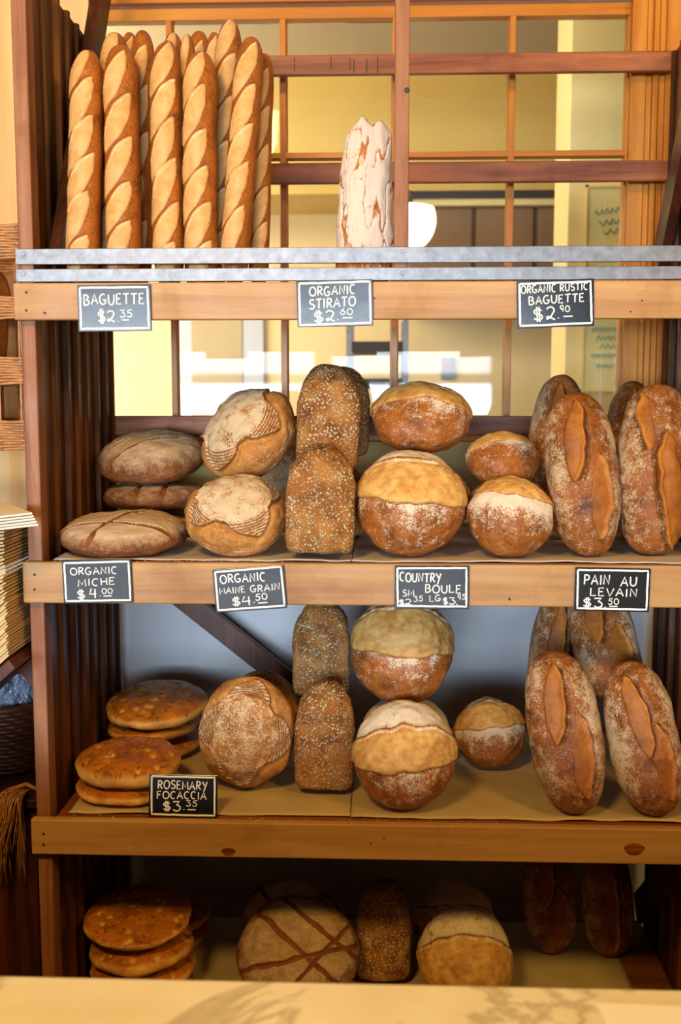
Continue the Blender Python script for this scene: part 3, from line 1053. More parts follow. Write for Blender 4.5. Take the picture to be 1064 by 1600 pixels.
# ------------------------------------------------------------------ paper on the shelves
def sheet(name, x0, x1, y0, y1, z, mat, label, over=0.0, amp=.0022, seed=0, nx=90, ny=34, cat='paper', th=.0008, group=None):
    xs, ys = np.linspace(x0, x1, nx), np.linspace(y0, y1, ny)
    X, Y = np.meshgrid(xs, ys, indexing='ij')
    P = np.stack([X.ravel(), Y.ravel(), np.zeros(X.size)], 1)
    n = fbm(P * 9, 3, seed).reshape(X.shape)
    Z = z + amp + amp * np.clip(n + .35 * perlin(P * [30, 6, 0], seed + 2).reshape(X.shape), -1, 1)
    fr = ss(.07, 0.0, Y - y0)
    Y = Y - fr * over * (.5 + .5 * perlin(P * [6, 0, 0], seed + 4).reshape(X.shape))
    Z = Z + fr * .004 * np.clip(perlin(P * [8, 0, 0], seed + 7).reshape(X.shape), 0, 1)
    V = np.stack([X, Y, Z], -1).reshape(-1, 3)
    N = len(V)
    idx = np.arange(N).reshape(nx, ny)
    q = np.stack([idx[:-1, :-1], idx[1:, :-1], idx[1:, 1:], idx[:-1, 1:]], -1).reshape(-1, 4)
    rim = np.concatenate([idx[:, 0], idx[-1, 1:], idx[-2::-1, -1], idx[0, -2:0:-1]])
    rn = np.roll(rim, -1)
    V = np.concatenate([V, V - [0, 0, th]])
    F = np.concatenate([q, q[:, ::-1] + N, np.stack([rim, rim + N, rn + N, rn], 1)])
    o0 = np.array([(x0 + x1) / 2, (y0 + y1) / 2, V[:, 2].min()])
    me = raw_mesh(name, V - o0, F)
    ob = bpy.data.objects.new(name, me)
    COL.objects.link(ob)
    ob.location = o0
    me.materials.append(M[mat])
    return tag(ob, label, cat, group)


xa = XIL + .022
xb = XIR - .022
sheet('shelf_paper', xa, at(551, 870, .1)[0], .006, .57, Z2, 'paper_grey', 'greyish lining paper under the round loaves and seeded loaves of the middle shelf', .008, seed=3)
sheet('shelf_paper', at(552, 870, .1)[0], xb, .006, .57, Z2 + .0004, 'paper_grey', 'greyish lining paper under the boules and long loaves of the middle shelf', .010, seed=9)
sheet('shelf_paper', xa + .012, at(549, 1250, .1)[0], .016, .58, Z3, 'paper_kraft', 'tan kraft lining paper under the focaccias, left of the paper seam', .006, .003, seed=14)
sheet('shelf_paper', at(550, 1250, .1)[0], xb, .014, .58, Z3 + .0006, 'paper_kraft', 'tan kraft lining paper under the large boules and long loaves, right of the paper seam', .012, .003, seed=21)
sheet('shelf_paper', xa + .03, at(985, 1500, .3)[0], .05, .57, Z4, 'paper_kraft', 'dull lining paper on the dim lowest shelf', .0, .002, seed=28)

# ------------------------------------------------------------------ top shelf: baguettes and stirato
G = 'baguettes standing on the top shelf'
B_ = [
    # box, y, lean, roll, label, seed, first
    ((102, 78, 163, 0), .075, 86, 1.5, 'golden baguette standing furthest left in the front row, below the dark brace', 11, .0),
    ((160, 70, 221, 0), .075, 87, .5, 'golden baguette second from the left in the front row, one cut blistered', 12, .035),
    ((233, 66, 289, 0), .085, 86, .8, 'golden baguette standing alone in the middle of the front row, third from left', 13, .012),
    ((284, 80, 342, 0), .070, 87, -.3, 'pale golden baguette with a rounded tip, fourth from left in the front row', 14, .02),
    ((344, 57, 412, 0), .085, 86, 4.0, 'golden baguette leaning to the right, furthest right in the front row', 15, .03),
    ((198, 47, 243, 0), .155, 86, 1.2, 'baguette half hidden behind the second front baguette, its round tip above it', 16, .05),
    ((147, 50, 204, 0), .165, 86, 1.5, 'baguette tip showing between the first and second front baguettes', 17, .0),
    ((320, 30, 378, 0), .155, 84, 5.0, 'dark crusted baguette rising highest of all, leaning right', 18, .0),
    ((388, 83, 428, 0), .165, 86, 3.5, 'slim baguette standing furthest right of all, against the slat', 19, .05),
    ((241, 63, 280, 0), .188, 86, 1.0, 'baguette half hidden just left behind the middle front baguette', 20, .02),
    ((178, 50, 218, 0), .245, 86, 2.0, 'dark baguette tip peeping out at the back left of the bunch', 21, .03),
    ((246, 51, 290, 0), .268, 86, .0, 'rear baguette tip above the middle front baguette', 22, .01),
    ((280, 53, 315, 0), .222, 86, -3.0, 'baguette with a notched tip behind the pale fourth front baguette', 23, .0),
    ((292, 48, 334, 0), .332, 86, 1.0, 'rear baguette tip just left of the highest baguette, further back', 24, .04),
    ((316, 50, 350, 0), .265, 86, 2.0, 'rear baguette touching the left side of the highest baguette', 25, .02),
]
for bx, y, le, ro, lab, sd, fi in B_:
    put('baguette', lab, 'bread', G, 'bag_bread', g_baguette(sd, first=fi), bx, y, le, ro, 90, (sd * 37 % 11) - 5, Z1 + .001)
put('stirato_loaf', 'flour-dusted wrinkled stirato loaf standing against the left side of the rack divider', 'bread', None, 'stir_bread', g_stirato(31), (524, 181, 616, 0), .11, 86, 1.5, 90, 0, Z1 + .001)

# ------------------------------------------------------------------ middle shelf
r2 = Z2 + .004
GM = 'miches on the middle shelf'
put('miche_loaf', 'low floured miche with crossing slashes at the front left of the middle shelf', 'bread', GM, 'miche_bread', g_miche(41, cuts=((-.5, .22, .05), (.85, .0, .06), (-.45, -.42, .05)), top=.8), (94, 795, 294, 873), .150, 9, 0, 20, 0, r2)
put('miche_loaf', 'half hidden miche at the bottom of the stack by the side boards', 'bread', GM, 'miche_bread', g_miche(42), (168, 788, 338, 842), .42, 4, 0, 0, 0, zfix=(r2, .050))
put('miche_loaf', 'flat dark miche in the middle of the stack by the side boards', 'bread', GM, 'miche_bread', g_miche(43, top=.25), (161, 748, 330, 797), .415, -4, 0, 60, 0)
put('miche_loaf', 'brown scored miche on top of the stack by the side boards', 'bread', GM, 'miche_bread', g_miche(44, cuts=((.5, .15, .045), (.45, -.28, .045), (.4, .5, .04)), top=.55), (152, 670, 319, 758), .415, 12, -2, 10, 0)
GG = 'round grain loaves on the middle shelf'
put('grain_loaf', 'round grain loaf with a floured star flap at the front of the middle shelf', 'bread', GG, 'grain_bread', g_grain(51, ph=1.0, k=4), (288, 740, 449, 870), .150, 38, 2, 0, 0, r2)
put('grain_loaf', 'round grain loaf tipped up to the right on top of the others', 'bread', GG, 'grain_bread', g_grain(52, ph=.9, k=4), (313, 606, 463, 756), .27, 36, -38, 0, 0)
put('grain_loaf', 'dark edged grain loaf wedged behind the two star-cut ones', 'bread', GG, 'grain_bread', g_grain(53, k=3), (385, 688, 480, 800), .42, 80, 20, 0, 0, r2)
GP = 'seeded pan loaves on the middle shelf'
put('seeded_loaf', 'upright seeded pan loaf at the front of the middle shelf', 'bread', GP, 'pan_bread', g_pan(61), (445, 693, 556, 873), .085, 84, 1, 90, 0, r2)
put('seeded_loaf', 'seeded pan loaf hidden low behind the front seeded one', 'bread', GP, 'pan_bread', g_pan(62), (472, 722, 573, 838), .30, 86, 1, 90, 0, r2)
put('seeded_loaf', 'seeded pan loaf standing on the front one, its round top against the panes', 'bread', GP, 'pan_bread', g_pan(63), (462, 568, 563, 738), .205, 84, 1, 90, 0)
put('seeded_loaf', 'darker seeded pan loaf furthest back, only its right side showing', 'bread', GP, 'pan_bread', g_pan(64), (482, 572, 579, 714), .362, 86, 1, 90, 0)
GB = 'large country boules on the middle shelf'
put('country_boule', 'large country boule with a golden band at the front of the middle shelf', 'bread', GB, 'boule_bread', g_boule(71, v0=.20, w=.44, cap=.9, low=.8, rot=-.10), (555, 703, 731, 876), .150, 68, 0, 0, 0, r2)
put('country_boule', 'large country boule mostly hidden behind the front one', 'bread', GB, 'boule_bread', g_boule(72, v0=.1, w=.2), (600, 718, 737, 845), .36, 60, 0, 0, 0, r2)
put('country_boule', 'large country boule lying on top, flour-capped, in front of the panes', 'bread', GB, 'boule_bread', g_boule(73, h=.075, v0=.10, w=.30, cap=.95, low=.85, pu=.3), (578, 595, 739, 708), .24, 36, 1, 0, 0)
GS = 'small country boules on the middle shelf'
put('small_boule', 'small floured boule at the front beside the long loaf', 'bread', GS, 'boule_bread', g_boule(74, a=.085, b=.085, h=.07, v0=.62, w=.30, cap=.5, low=1.7, rot=-.2, pw=3), (729, 743, 866, 875), .115, 66, 0, 0, 0, r2)
put('small_boule', 'small boule on top with a white floured stripe', 'bread', GS, 'boule_bread', g_boule(75, a=.075, b=.075, h=.06, v0=.42, w=.30, cap=.4, low=1.0, rot=.22, pu=.4), (726, 673, 846, 766), .22, 42, 4, 0, 0)
put('small_boule', 'small boule hidden in the dark behind the two small ones', 'bread', GS, 'boule_bread', g_boule(76, a=.075, b=.075, h=.06), (726, 752, 820, 842), .33, 40, 0, 0, 0, r2)
GL = 'pain au levain loaves on the middle shelf'
put('levain_loaf', 'long levain loaf with two cuts standing beside the small boules', 'bread', GL, 'levain_bread', g_levain(81), (850, 613, 971, 869), .125, 80, -5, 90, 0, r2)
put('levain_loaf', 'long levain loaf at the frame edge with one deep wavy cut', 'bread', GL, 'levain_bread', g_levain(82, sl=((.085, .030, .06, .012, .12, 1), (-.045, -.018, .115, .024, .14, 1))), (963, 600, 1084, 867), .125, 80, 3, 90, 0, r2)
put('levain_loaf', 'levain loaf standing behind, left, with white flour streaks on its tip', 'bread', GL, 'levain_bread', g_levain(83), (824, 585, 918, 842), .29, 82, 3, 90, 0, r2)
put('levain_loaf', 'levain loaf standing behind, right, before the pine casing', 'bread', GL, 'levain_bread', g_levain(84), (936, 595, 1024, 842), .30, 82, 6, 90, 0, r2)

# ------------------------------------------------------------------ third shelf
r3 = Z3 + .0068
GF = 'rosemary focaccias on the third shelf'
put('focaccia', 'pale focaccia at the bottom of the front stack beside its price sign', 'bread', GF, 'foc_bread', g_focaccia(91), (118, 1222, 285, 1271), .13, 0, 0, 0, 0, zfix=(r3, .037))
put('focaccia', 'browned focaccia on top of the front stack beside its price sign', 'bread', GF, 'foc_bread', g_focaccia(92, h=.034), (117, 1150, 283, 1233), .125, 5, 1, 40, 0)
put('focaccia', 'focaccia at the bottom of the rear stack, mostly hidden', 'bread', GF, 'foc_bread', g_focaccia(93), (165, 1152, 314, 1198), .40, 0, 0, 0, 0, zfix=(r3, .037))
put('focaccia', 'pale edged focaccia in the middle of the rear stack', 'bread', GF, 'foc_bread', g_focaccia(94), (168, 1118, 313, 1164), .40, 0, -4, 0, 0, zfix=(r3 + .041, .044))
put('focaccia', 'dark browned focaccia on top of the rear stack', 'bread', GF, 'foc_bread', g_focaccia(95, h=.034), (165, 1062, 326, 1141), .40, 12, -2, 70, 0)
GG3 = 'round grain loaves on the third shelf'
put('grain_loaf', 'round grain loaf standing on edge, its pale seeded disc facing out', 'bread', GG3, 'grain_bread', g_grain(54, r0=.50, r1=.32, ph=.3, k=4, disc=.5, top=.5), (310, 1056, 461, 1231), .29, 76, -8, 0, 0, r3)
put('grain_loaf', 'grain loaf leaning on the wall behind the disc-marked one', 'bread', GG3, 'grain_bread', g_grain(55, k=3), (350, 1047, 472, 1190), .46, 70, 0, 0, 0, r3)
GP3 = 'seeded pan loaves on the third shelf'
put('seeded_loaf', 'seeded pan loaf standing at the bottom, speckled with oats', 'bread', GP3, 'pan_bread', g_pan(65), (459, 1062, 555, 1236), .25, 86, .5, 90, 0, r3)
put('seeded_loaf', 'dark topped seeded pan loaf standing on the oat-speckled one', 'bread', GP3, 'pan_bread', g_pan(66), (456, 936, 548, 1090), .345, 84, 0, 90, 0)
GB3 = 'country boules on the third shelf'
put('country_boule', 'large boule with white cap and golden lower band at the shelf front', 'bread', GB3, 'boule_bread', g_boule(77, b=.12, v0=.06, w=.40, cap=.85, low=.75, rot=.06, h=.08), (549, 1093, 716, 1280), .135, 70, 0, 0, 0, r3)
put('country_boule', 'large boule on top, its cap hidden by the shelf above', 'bread', GB3, 'boule_bread', g_boule(78, v0=.18, w=.46, cap=.6, low=.6, rot=-.04), (547, 926, 711, 1100), .235, 66, 0, 0, 0)
put('country_boule', 'boule hidden at the back, a floured sliver showing left', 'bread', GB3, 'boule_bread', g_boule(79, cap=1.5, low=1.5), (562, 1086, 708, 1200), .42, 60, 0, 0, 0, r3)
put('small_boule', 'small boule alone before the wall, golden above and floured below', 'bread', None, 'boule_bread', g_boule(80, a=.075, b=.075, h=.062, v0=.34, w=.42, cap=.6, low=1.1, rot=.12, pw=2), (708, 1088, 821, 1200), .36, 58, 0, 0, 0, r3)
GL3 = 'pain au levain loaves on the third shelf'
put('levain_loaf', 'levain loaf standing at the front, left of the pile', 'bread', GL3, 'levain_bread', g_levain(85), (820, 1017, 946, 1279), .135, 76, -8, 90, 0, r3)
put('levain_loaf', 'levain loaf standing at the right under the overhanging one', 'bread', GL3, 'levain_bread', g_levain(86, sl=((.05, .012, .09, .021, .10, -1), (-.05, -.022, .085, .020, .02, -1))), (943, 1032, 1068, 1275), .145, 76, -9, 90, 0, r3)
put('levain_loaf', 'dark levain loaf standing at the back left of the pile', 'bread', GL3, 'levain_bread', g_levain(87), (821, 925, 915, 1190), .34, 80, 6, 90, 0, r3)
put('levain_loaf', 'levain loaf lying on top, its rounded end hanging toward the shop', 'bread', GL3, 'levain_bread', g_levain(88), (886, 905, 1004, 1099), .265, 62, -7, 90, 0)

# ------------------------------------------------------------------ lowest shelf
r4 = Z4 + .004
GF4 = 'focaccias on the lowest shelf'
put('focaccia', 'round focaccia on top of the low stack, pale dimples facing out', 'bread', GF4, 'foc_bread', g_focaccia(96, h=.036), (130, 1380, 300, 1486), .20, 17, 2, 20, 0)
put('focaccia', 'brown focaccia second from top in the low stack', 'bread', GF4, 'foc_bread', g_focaccia(97, h=.032), (139, 1452, 303, 1532), .20, 0, -4, 0, 0, zfix=(r4 + .094, .056))
put('focaccia', 'focaccia third from top in the low stack, its edge just above the counter', 'bread', GF4, 'foc_bread', g_focaccia(98, h=.03), (140, 1497, 306, 1576), .20, 0, -2, 0, 0, zfix=(r4 + .047, .05))
put('focaccia', 'focaccia at the very bottom of the low stack, behind the counter', 'bread', GF4, 'foc_bread', g_focaccia(99, h=.03), (141, 1535, 306, 0), .20, 0, 0, 0, 0, zfix=(r4, .046))
put('focaccia', 'dim focaccia behind the low stack', 'bread', GF4, 'foc_bread', g_focaccia(100, h=.03), (195, 1436, 330, 1510), .45, 0, -3, 0, 0, zfix=(r4 + .045, .05))
put('focaccia', 'dim focaccia under another at the back of the low stack', 'bread', GF4, 'foc_bread', g_focaccia(103, h=.03), (193, 1450, 326, 1515), .45, 0, 0, 0, 0, zfix=(r4, .046))
GM4 = 'miches on the lowest shelf'
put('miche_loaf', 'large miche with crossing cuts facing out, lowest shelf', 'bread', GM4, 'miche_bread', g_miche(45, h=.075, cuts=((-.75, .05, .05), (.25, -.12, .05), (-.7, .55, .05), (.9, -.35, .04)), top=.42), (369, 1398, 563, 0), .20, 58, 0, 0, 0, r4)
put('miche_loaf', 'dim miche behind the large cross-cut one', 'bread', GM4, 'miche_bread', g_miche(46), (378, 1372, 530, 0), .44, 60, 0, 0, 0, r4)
put('seeded_loaf', 'seeded pan loaf standing alone on the lowest shelf', 'bread', None, 'pan_bread', g_pan(67), (556, 1370, 644, 0), .31, 84, 0, 90, 0, r4)
GB4 = 'country boules on the lowest shelf'
put('country_boule', 'white-capped boule in front on the lowest shelf', 'bread', GB4, 'boule_bread', g_boule(101, v0=-.12, w=.55, cap=.75, low=.4), (650, 1414, 802, 0), .20, 66, 0, 0, 0, r4)
put('country_boule', 'dim floured boule behind the white-capped one', 'bread', GB4, 'boule_bread', g_boule(102, v0=.0, w=.3, cap=.9), (640, 1374, 775, 0), .40, 62, 0, 0, 0, r4)
GL4 = 'levain loaves on the lowest shelf'
put('levain_loaf', 'dim levain loaf at the back, left of two', 'bread', GL4, 'levain_bread', g_levain(89), (816, 1320, 901, 1490), .44, 74, 0, 90, 0, r4)
put('levain_loaf', 'dim levain loaf at the back with one pale seam, right of two', 'bread', GL4, 'levain_bread', g_levain(90, sl=((-.03, -.008, .12, .012, .0, -1),)), (907, 1320, 991, 1495), .44, 74, 0, 90, 0, r4)
for l in LOG:
    print(*l)

# ------------------------------------------------------------------ hand painted price signs
def arc(cx, cy, rx_, ry_, a0, a1, n=12):
    return [(cx + rx_ * math.cos(R_(a0 + (a1 - a0) * i / n)), cy + ry_ * math.sin(R_(a0 + (a1 - a0) * i / n))) for i in range(n + 1)]


GLY = {      # strokes in a unit box, x to the right, y up; second value = width
    'A': ([[(0, 0), (.5, 1), (1, 0)], [(.18, .36), (.82, .36)]], .72),
    'B': ([[(.1, 1), (.1, 0)], [(0, .97)] + arc(.35, .76, .45, .24, 90, -90, 8) + [(.1, .52)], [(.1, .52)] + arc(.4, .26, .55, .26, 90, -90, 8) + [(.05, .0)]], .66),
    'C': ([arc(.55, .5, .52, .5, 50, 300, 16)], .66),
    'E': ([[(.9, 1), (.08, .98), (.06, 0), (.95, .02)], [(.06, .52), (.75, .53)]], .56),
    'F': ([[(.95, 1), (.08, .97), (.06, 0)], [(.06, .52), (.75, .54)]], .56),
    'G': ([arc(.5, .5, .5, .5, 55, 290, 16) + [(.85, .12), (.9, .42)], [(.5, .42), (1.0, .42)]], .74),
    'H': ([[(.05, 1), (.1, 0)], [(.92, 1), (.95, 0)], [(.08, .5), (.93, .52)]], .66),
    'I': ([[(.5, 1), (.5, 0)]], .2),
    'L': ([[(.08, 1), (.05, .02), (.95, .05)]], .56),
    'M': ([[(.04, 0), (.1, 1), (.5, .25), (.9, 1), (.98, 0)]], .82),
    'N': ([[(.05, 0), (.1, 1), (.88, .02), (.95, 1)]], .68),
    'O': ([arc(.5, .5, .5, .5, 80, 440, 20)], .78),
    'P': ([[(.12, 1), (.08, 0)], [(.0, .98)] + arc(.42, .72, .5, .27, 90, -90, 9) + [(.1, .46)]], .62),
    'R': ([[(.12, 1), (.06, 0)], [(.0, .97)] + arc(.42, .74, .45, .25, 90, -90, 9) + [(.12, .5)], [(.3, .5), (.98, 0)]], .64),
    'S': ([arc(.52, .75, .42, .25, 30, 250, 9) + arc(.5, .25, .45, .26, 80, -150, 11)], .6),
    'T': ([[(0, .97), (1, 1)], [(.52, .97), (.48, 0)]], .66),
    'U': ([[(.03, 1), (.05, .4)] + arc(.48, .35, .43, .35, 190, 345, 10) + [(.93, .5), (.95, 1)]], .68),
    'V': ([[(0, 1), (.5, 0), (1, 1)]], .7),
    'Y': ([[(0, 1), (.5, .48)], [(1, 1), (.28, -.22)]], .68),
    '0': ([arc(.5, .5, .5, .5, 90, 450, 18)], .62),
    '2': ([arc(.45, .72, .45, .28, 160, -20, 9) + [(.55, .25), (.2, .04)] + arc(.2, .12, .16, .11, 250, 20, 7) + [(.6, .1), (1.0, -.04)]], .62),
    '3': ([[(.0, .97), (.85, 1), (.42, .62)] + arc(.42, .3, .5, .32, 80, -150, 11)], .58),
    '4': ([[(.3, 1), (.0, .42), (.95, .46)], [(.8, .95), (.78, 0)]], .6),
    '5': ([[(1.0, 1), (.22, .95), (.15, .58)] + arc(.42, .3, .48, .32, 100, -150, 11)], .6),
    '6': ([[(.75, 1), (.25, .62)] + arc(.48, .3, .45, .3, 160, 520, 15)], .58),
    '9': ([arc(.42, .7, .4, .3, 20, 380, 15) + [(.72, .0)]], .56),
    '.': ([[(.4, .02), (.6, .02)]], .25),
    '$': ([arc(.5, .74, .42, .22, 25, 250, 9) + arc(.5, .27, .46, .24, 80, -160, 11), [(.38, 1.18), (.42, -.16)], [(.64, 1.18), (.68, -.16)]], .68),
    '-': ([[(0, .5), (1, .5)]], 1.0),
}


def smooth(pts, k=3):
    if len(pts) < 4:
        return pts
    return pts


def text_strokes(s, u0, u1, vt, vb):
    """strokes of a line of letters fitted into the box (sign fractions, v downwards)"""
    ws = [GLY[c][1] if c != ' ' else .5 for c in s]
    gap = .22
    tot = sum(ws) + gap * (len(s) - 1)
    k = (u1 - u0) / tot
    x = u0
    out = []
    for c, w in zip(s, ws):
        if c != ' ':
            jy = rng.uniform(-.05, .05) * (vb - vt)
            jr = rng.uniform(-.05, .05)
            for st in GLY[c][0]:
                out.append([(x + (px + jr * (py - .5)) * w * k, vb + jy - py * (vb - vt)) for px, py in st])
        x += (w + gap) * k
    return out


SIGN_G = 'black hand-lettered price signs'


def sign(label, words, px, lines, stand=False, bx=.035, by=.06):
    """px: the four corners TL TR BL BR as seen; lines: (text, u0, u1, vtop, vbottom[, tilt])"""
    yy = -.0265 if not stand else at_z((px[2][0] + px[3][0]) / 2, px[2][1], Z3)[1]
    P = [at(a, b, yy) for a, b in px]
    wid = (np.linalg.norm(P[1] - P[0]) + np.linalg.norm(P[3] - P[2])) / 2
    hei = (np.linalg.norm(P[2] - P[0]) + np.linalg.norm(P[3] - P[1])) / 2
    ctr = sum(P) / 4
    ex = (P[1] - P[0]) + (P[3] - P[2]); ex[1] = 0; ex /= np.linalg.norm(ex)
    lean = R_(9) if stand else R_(0)
    ez = np.cross(ex, [0, 1, 0])
    ez = ez * math.cos(lean) + np.array([0, 1, 0]) * math.sin(lean)
    ey = np.cross(ez, ex)            # into the sign
    if stand:
        hei /= math.cos(lean)
        ctr[1] += math.sin(lean) * hei / 2
        ctr[2] += Z3 + .001 - (ctr - ez * hei / 2 + ey * .0)[2] + abs(ex[2]) * wid / 2
    rt = empty('price_sign', ctr - ez * hei / 2, label, 'sign', SIGN_G)

    def pt(u, v, d=0.0):
        return ctr + ex * ((u - .5) * wid) + ez * ((.5 - v) * hei) - ey * d
    R = np.stack([ex, ey, ez], 1)
    MB().box(-wid / 2, wid / 2, 0, .0055, -hei / 2, hei / 2, R, ctr).build('board', 'slate', rt, .0008)
    th = .00138
    mb = MB()
    co = [(bx, by), (1 - bx - rng.uniform(0, .015), by + rng.uniform(-.02, .01)), (1 - bx, 1 - by), (bx + rng.uniform(0, .012), 1 - by + rng.uniform(-.01, .02))]
    pts = []
    for i in range(4):
        a, b = np.array(co[i]), np.array(co[(i + 1) % 4])
        for q in np.linspace(0, 1, 12)[:-1]:
            c = a + (b - a) * q
            pts.append(pt(c[0] + rng.uniform(-.002, .002), c[1] + rng.uniform(-.004, .004), .0002))
    pts.append(pts[0])
    mb.tube(pts, .0019, 6, (ey, .25))
    tag(mb.build('border', 'chalk', rt, smooth=False), 'white painted border line')
    for ln in lines:
        txt, u0, u1, v0, v1 = ln[:5]
        tilt = ln[5] if len(ln) > 5 else 0.0
        mb = MB()
        r = min(th, max(.00065, .082 * (v1 - v0) * hei)) if txt not in '.-' else th * .8
        for st in text_strokes(txt, u0, u1, v0, v1):
            um = (u0 + u1) / 2
            q = [pt(u, v - tilt * (u - um), .0002) for u, v in st]
            if len(q) == 2 and np.linalg.norm(q[1] - q[0]) < .002:
                q = [q[0] - ex * .0006, q[1] + ex * .0006]
            mb.tube(q, r, 6, (ey, .3))
        mb.build('lettering', 'chalk', rt)
    return rt


sign('small black sign lettered BAGUETTE, hung on the top shelf front below the baguettes', 'BAGUETTE', [(119.5, 445), (234, 444.3), (124, 518.7), (237.6, 516.5)],
     [('BAGUETTE', .08, .91, .20, .42, .03), ('$', .27, .37, .56, .80), ('2', .40, .50, .57, .80), ('.', .535, .56, .76, .79), ('35', .58, .74, .55, .70, .03), ('-', .60, .70, .74, .78)])
sign('small black sign lettered ORGANIC STIRATO, hung on the top shelf front below the stirato', 'ORGANIC STIRATO', [(462.4, 439.1), (581.9, 436), (465.5, 511.3), (583.3, 508.5)],
     [('ORGANIC', .17, .77, .13, .32, .06), ('STIRATO', .165, .77, .39, .59, .10), ('$', .22, .34, .68, .90), ('2', .38, .49, .66, .88), ('.', .52, .545, .82, .85), ('60', .57, .73, .62, .75), ('-', .60, .73, .80, .84)])
sign('small black sign lettered ORGANIC RUSTIC BAGUETTE, hung at the right of the top shelf front', 'ORGANIC RUSTIC BAGUETTE', [(807, 439.8), (929, 434.6), (809, 513), (927.6, 509.3)],
     [('ORGANIC', .055, .505, .10, .26, .02), ('RUSTIC', .56, .92, .095, .24, .03), ('BAGUETTE', .15, .87, .32, .49, .03), ('$', .21, .33, .61, .85), ('2', .38, .49, .58, .84), ('.', .52, .545, .78, .81), ('90', .56, .68, .55, .68), ('-', .60, .72, .76, .80)])
sign('small black sign lettered ORGANIC MICHE, hung at the left of the middle shelf front', 'ORGANIC MICHE', [(95.8, 875.8), (203.7, 873.9), (100.2, 943.4), (208.7, 941.1)],
     [('ORGANIC', .12, .79, .17, .33, .03), ('MICHE', .22, .75, .43, .59, .05), ('$', .20, .31, .71, .89), ('4', .38, .48, .67, .89), ('.', .52, .545, .80, .83), ('00', .56, .71, .66, .78), ('-', .58, .70, .82, .86)])
sign('tilted black sign lettered ORGANIC MAINE GRAIN, hung on the middle shelf front', 'ORGANIC MAINE GRAIN', [(330.9, 890.4), (443.3, 882.3), (338.4, 957.2), (448.7, 950.4)],
     [('ORGANIC', .10, .73, .14, .33), ('MAINE', .075, .43, .43, .57), ('GRAIN', .51, .92, .42, .57, .03), ('$', .24, .35, .69, .86), ('4', .38, .50, .66, .87), ('.', .53, .555, .79, .82), ('50', .57, .73, .63, .77), ('-', .60, .73, .82, .86)])
sign('small black sign lettered COUNTRY BOULE with two prices, hung on the middle shelf front', 'COUNTRY BOULE', [(616.6, 883.9), (733, 884.3), (616.6, 951.3), (733, 952)],
     [('COUNTRY', .07, .62, .17, .37, -.04), ('BOULE', .41, .89, .44, .62, .0), ('SM', .11, .26, .56, .70, .05), ('$', .06, .13, .79, .905), ('2', .145, .225, .77, .90), ('.', .235, .255, .88, .91), ('35', .26, .38, .70, .82, .10), ('LG', .47, .62, .68, .82, .05), ('$', .65, .715, .75, .885), ('3', .735, .82, .74, .89), ('.', .83, .85, .86, .89), ('95', .85, .955, .65, .77, .1)])
sign('small black sign lettered PAIN AU LEVAIN, hung at the right of the middle shelf front', 'PAIN AU LEVAIN', [(899, 886.3), (1016.9, 888.5), (897, 954), (1014, 956.9)],
     [('PAIN', .12, .46, .17, .39), ('AU', .61, .82, .20, .41), ('LEVAIN', .21, .83, .47, .65), ('$', .12, .225, .71, .89), ('3', .27, .38, .70, .91), ('.', .405, .425, .87, .90), ('50', .455, .59, .70, .83), ('-', .47, .58, .86, .90)])
sign('black sign lettered ROSEMARY FOCACCIA standing on the third shelf before the focaccias', 'ROSEMARY FOCACCIA', [(232.8, 1214), (339.2, 1217.8), (230.4, 1278), (338, 1279)],
     [('ROSEMARY', .13, .85, .15, .34, -.02), ('FOCACCIA', .12, .84, .40, .57, -.01), ('$', .21, .32, .665, .85), ('3', .36, .47, .63, .85), ('.', .505, .53, .79, .82), ('35', .55, .71, .61, .74), ('-', .57, .69, .80, .84)], stand=True, by=.05)

# loose crumbs along the third and second shelf fronts
V, F = [], []
for k in range(150):
    z0 = Z3 if k < 100 else Z2
    px = rng.uniform(110, 800) if k < 100 else rng.uniform(95, 470)
    p = np.array([at(px, 1280, .0)[0], rng.uniform(-.018, .010), z0 + .0003])
    if k < 100 and 225 < px < 345:
        continue
    s = rng.uniform(.0006, .0019)
    b = len(V)
    for q in ((1, 0, 0), (-.8, .5, 0), (-.3, -.9, 0), (0, 0, 1.1), (.2, .3, .9)):
        V.append(p + np.array(q) * s)
    F += [(b, b + 1, b + 4), (b + 1, b + 2, b + 3), (b + 2, b, b + 3), (b, b + 4, b + 3), (b + 1, b + 3, b + 4), (b, b + 2, b + 1)]
tag(MB().add(V, F).build('bread_crumbs', 'crumb'), 'scattered pale bread crumbs along the shelf front edges', 'crumbs', kind='stuff')

# ------------------------------------------------------------------ things left of the rack
# pale wood panel on the wall
pz = row(800, .6)
lp = board('trim_4', -2.4, XL - .012, .60, .625, pz, 3.2, 'panel', bev=.002)
tag(lp, 'pale yellow wood panelling on the wall left of the rack', 'panelling', kind='structure')

# wicker basket hanging on the panelling, with loaves
bxr = XL - .010                                   # right side against the rack
bw, bd = .36, .24
bc = np.array([bxr - bw / 2, .33, row(705, .21)])
bk = empty('wicker_basket', bc, 'light wicker basket with open stakes holding loaves, left of the rack', 'basket')
zt = row(347, .21)
H = zt - bc[2]


def rrect(t, hx, hy, e=5.0):
    c, s = math.cos(t), math.sin(t)
    k = (abs(c) ** e + abs(s) ** e) ** (-1 / e)
    return hx * c * k, hy * s * k


def loop_pts(z, wave, ph, grow=0.0, n=120):
    out = []
    for i in range(n + 1):
        t = 2 * math.pi * i / n
        x, y = rrect(t, bw / 2 - .008 + wave * math.sin(t * 22 + ph), bd / 2 - .008 + wave * math.sin(t * 22 + ph))
        out.append((bc[0] + x, bc[1] + y, z + .0014 * math.sin(t * 11 + ph * 2)))
    return out


